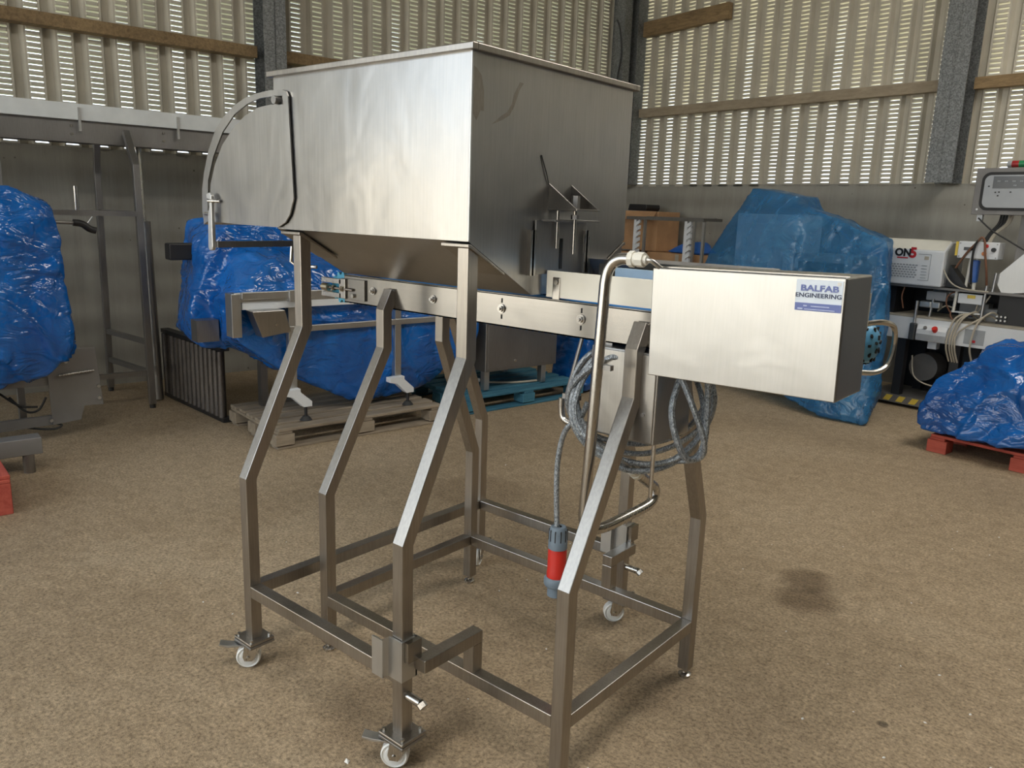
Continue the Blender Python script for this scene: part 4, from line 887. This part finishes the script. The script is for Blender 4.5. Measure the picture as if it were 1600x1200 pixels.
# ------------------------------------------------------------------ steel tubes leaning on the wall
tag(MB().tube([W(.665, -6.105, .012), W(.575, -6.11, 1.985)], .030, 16).build('steel_tube', 'tube_steel'), 'long polished steel tube leaning on the left wall beside the trestle', 'tube')
tag(MB().tube([W(.765, -6.11, .012), W(.775, -6.13, 1.385)], .032, 16).build('steel_tube', 'dull_steel'), 'shorter dark steel tube leaning on the left wall behind the rollers', 'tube')
# ------------------------------------------------------------------ tall conveyor along the left wall
OC = thing('raised_conveyor', W(.6, -7.0, 0), 'raised conveyor with pale guard and grey side plate on tall bent trestles along left wall', 'conveyor')
P_().box(.72, .745, -9.5, -5.15, 2.075, 2.185).build('guard_strip', 'guide_white', OC, bevel=.002)
P_().box(.70, .715, -9.5, -5.15, 1.935, 2.085).box(.66, .715, -9.5, -5.15, 1.925, 1.937).build('side_plate', 'dull_steel', OC)
P_().box(.35, .365, -9.5, -5.15, 1.935, 2.085).build('side_plate', 'dull_steel', OC)
P_().box(.33, .345, -9.5, -5.15, 2.075, 2.185).build('guard_strip', 'guide_white', OC)
P_().box(.37, .70, -9.5, -5.15, 2.04, 2.055).build('belt', 'black_plastic', OC)
for b_ in (-6.52, -5.85, -7.3):
    P_().box(.742, .756, b_-.008, b_+.008, 2.00, 2.16).build('guard_clip', 'aluminium', OC)
for b_ in (-6.57, -5.95):
    for z_ in (1.98, 2.035): P_().cyl((.715, b_, z_), (.725, b_, z_), .010, 8).build('bolt', 'tube_steel', OC)
for dy in (0, -.85, -2.4):
    P_().sq([(.97, -6.22+dy, .03), (.93, -6.22+dy, 1.78), (.735, -6.22+dy, 2.02)], .045, 'y').build('trestle_leg', 'dull_steel', OC, bevel=.003)
    P_().sq([(.22, -6.33+dy, .03), (.30, -6.33+dy, 1.78), (.36, -6.33+dy, 2.0)], .045, 'y').build('trestle_leg', 'dull_steel', OC, bevel=.003)
    for z0 in (1.44, .50, .27):
        MB().sq([W(.28, -6.33+dy, z0), W(.94, -6.22+dy, z0)], .036, 'z').build('rung', 'dull_steel', OC)
    for a_, b_ in ((.97, -6.22), (.22, -6.33)): P_().cyl((a_, b_+dy, 0), (a_, b_+dy, .035), .022, 12).build('foot', 'rubber', OC)
MB().sq([W(.95, -6.24, .27), W(.95, -7.05, .27)], .036, 'z').build('tie_bar', 'dull_steel', OC)
P_().cyl((.93, -6.62, 1.44), (.93, -6.62, 1.62), .016, 10).build('spigot', 'tube_steel', OC)
P_().sq([(.95, -7.07, 1.44), (.95, -6.22, 1.44)], .036, 'z').build('tie_bar', 'dull_steel', OC)

# ------------------------------------------------------------------ wrapped machine at the left edge
LM = thing('wrapped_machine', W(1.7, -7.2, 0), 'upright machine bagged in glossy blue plastic at the left edge', 'wrapped machine')
wrap('plastic_wrap', [[(1.90, -7.16, 1.585), (1.92, -6.95, 1.50), (1.92, -6.90, 1.30), (1.92, -6.92, .66), (1.92, -7.05, .50), (1.92, -7.35, .44), (1.92, -8.9, .42), (1.92, -8.95, 1.45), (1.30, -7.2, 1.55), (1.30, -6.95, 1.48), (1.30, -6.90, .6), (1.30, -7.3, .45), (1.30, -8.9, .42), (1.3, -8.9, 1.45), (2.02, -7.4, 1.1), (2.04, -7.4, .7)]], 'wrap_blue', LM, .017, .032, 1, 5, (.3, .3, .45), fq=9)
P_().prism([(-6.99, .60), (-6.70, .585), (-6.675, .20), (-6.79, .205), (-6.815, .115), (-6.98, .10)], 'x', 1.50, 1.515).build('side_plate', 'plate_grey', LM, bevel=.003)
for b_, z_ in ((-6.88, .51), (-6.70, .33), (-6.70, .25), (-6.99, .135)): P_().cyl((1.515, b_, z_), (1.53, b_, z_), .011, 10).build('dome_bolt', 'aluminium', LM)
P_().cyl((1.53, -6.93, .425), (1.53, -6.72, .44), .007, 8).build('pull_bar', 'tube_steel', LM)
P_().prism([(-7.9, .155), (-6.98, .16), (-6.98, .10), (-7.9, .075)], 'x', 1.47, 1.50).build('bottom_rail', 'plate_grey', LM)
P_().box(1.45, 1.49, -7.9, -6.98, .36, .41).build('middle_rail', 'plate_grey', LM)
P_().box(1.44, 1.49, -7.32, -7.27, .12, .45).build('frame_post', 'plate_grey', LM)
P_().box(2.05, 2.16, -7.95, -7.15, .108, .205).build('floor_beam', 'plate_grey', LM, bevel=.004)
P_().cyl((2.13, -7.22, 0), (2.13, -7.22, .108), .030, 16).build('beam_foot', 'dull_steel', LM)
P_().box(1.42, 2.05, -7.62, -7.52, .108, .19).build('floor_beam', 'plate_grey', LM)
P_().cyl((1.48, -7.7, 0), (1.48, -7.7, .12), .03, 14).build('beam_foot', 'dull_steel', LM)
for pts in ([(1.45, -7.2, .3), (1.46, -7.12, .2), (1.47, -7.05, .2), (1.47, -7.0, .28)], [(1.46, -7.25, .14), (1.48, -7.1, .09), (1.5, -6.98, .07), (1.5, -6.93, .09), (1.49, -6.98, .11)], [(1.45, -7.25, .33), (1.46, -7.15, .24), (1.46, -7.05, .22)]):
    P_().tube(spline(pts, 6), .007, 8).build('loose_wire', 'cable_black', LM)
P_().cyl((1.62, -6.93, 1.395), (1.62, -6.78, 1.39), .011, 10).build('clamp_rod', 'dull_steel', LM)
P_().tube(spline([(1.62, -6.79, 1.392), (1.62, -6.74, 1.385), (1.62, -6.70, 1.355), (1.62, -6.665, 1.345)], 4), .022, 10, None).build('clamp_joint', 'black_plastic', LM)
P_().cyl((1.60, -6.715, 1.375), (1.60, -6.675, 1.43), .004, 8).build('clamp_pin', 'aluminium', LM)
P_().cyl((1.60, -6.86, .88), (1.60, -6.84, .60), .006, 8).box(1.585, 1.615, -6.87, -6.83, .66, .72).build('strap', 'black_plastic', LM)
P_().prism(rrect(-6.95, -6.82, .50, .74, .06), 'x', 1.47, 1.485).build('round_cover', 'panel_grey', LM)

# ------------------------------------------------------------------ litter
b = MB(); rr = random.Random(5)
spots = [(.93, .62), (1.0, .78), (.86, .95), (.70, 1.18), (1.05, 1.05), (.98, .55), (.75, .80), (1.1, .7), (.55, .3), (.5, 1.3), (.1, .25), (-.4, .3), (-1.1, .2), (-1.3, -.1), (.8, 1.9), (1.2, 1.6), (-.1, .15), (.35, -.12), (-.15, -.30), (1.15, 1.2), (.9, 1.35), (1.25, .95), (-.02, -.42)]
for i, (x, y) in enumerate(spots+[(rr.uniform(-1.6, 1.6), rr.uniform(-.3, 3.2)) for _ in range(45)]):
    s = rr.uniform(.003, .008) if i > 1 else .007; a = rr.uniform(0, PI)
    if i in (17, 18): s = .014
    c, d = math.cos(a)*s, math.sin(a)*s
    b.add([(x-c, y-d, .002), (x+d*.6, y-c*.6, .002), (x+c, y+d, .002), (x-d*.6, y+c*.6, .002), (x, y, .002+s*.6)], [(0, 1, 4), (1, 2, 4), (2, 3, 4), (3, 0, 4), (3, 2, 1, 0)])
tag(b.build('litter', 'paper', kind='stuff'), 'small pale flakes scattered over the floor', 'litter')
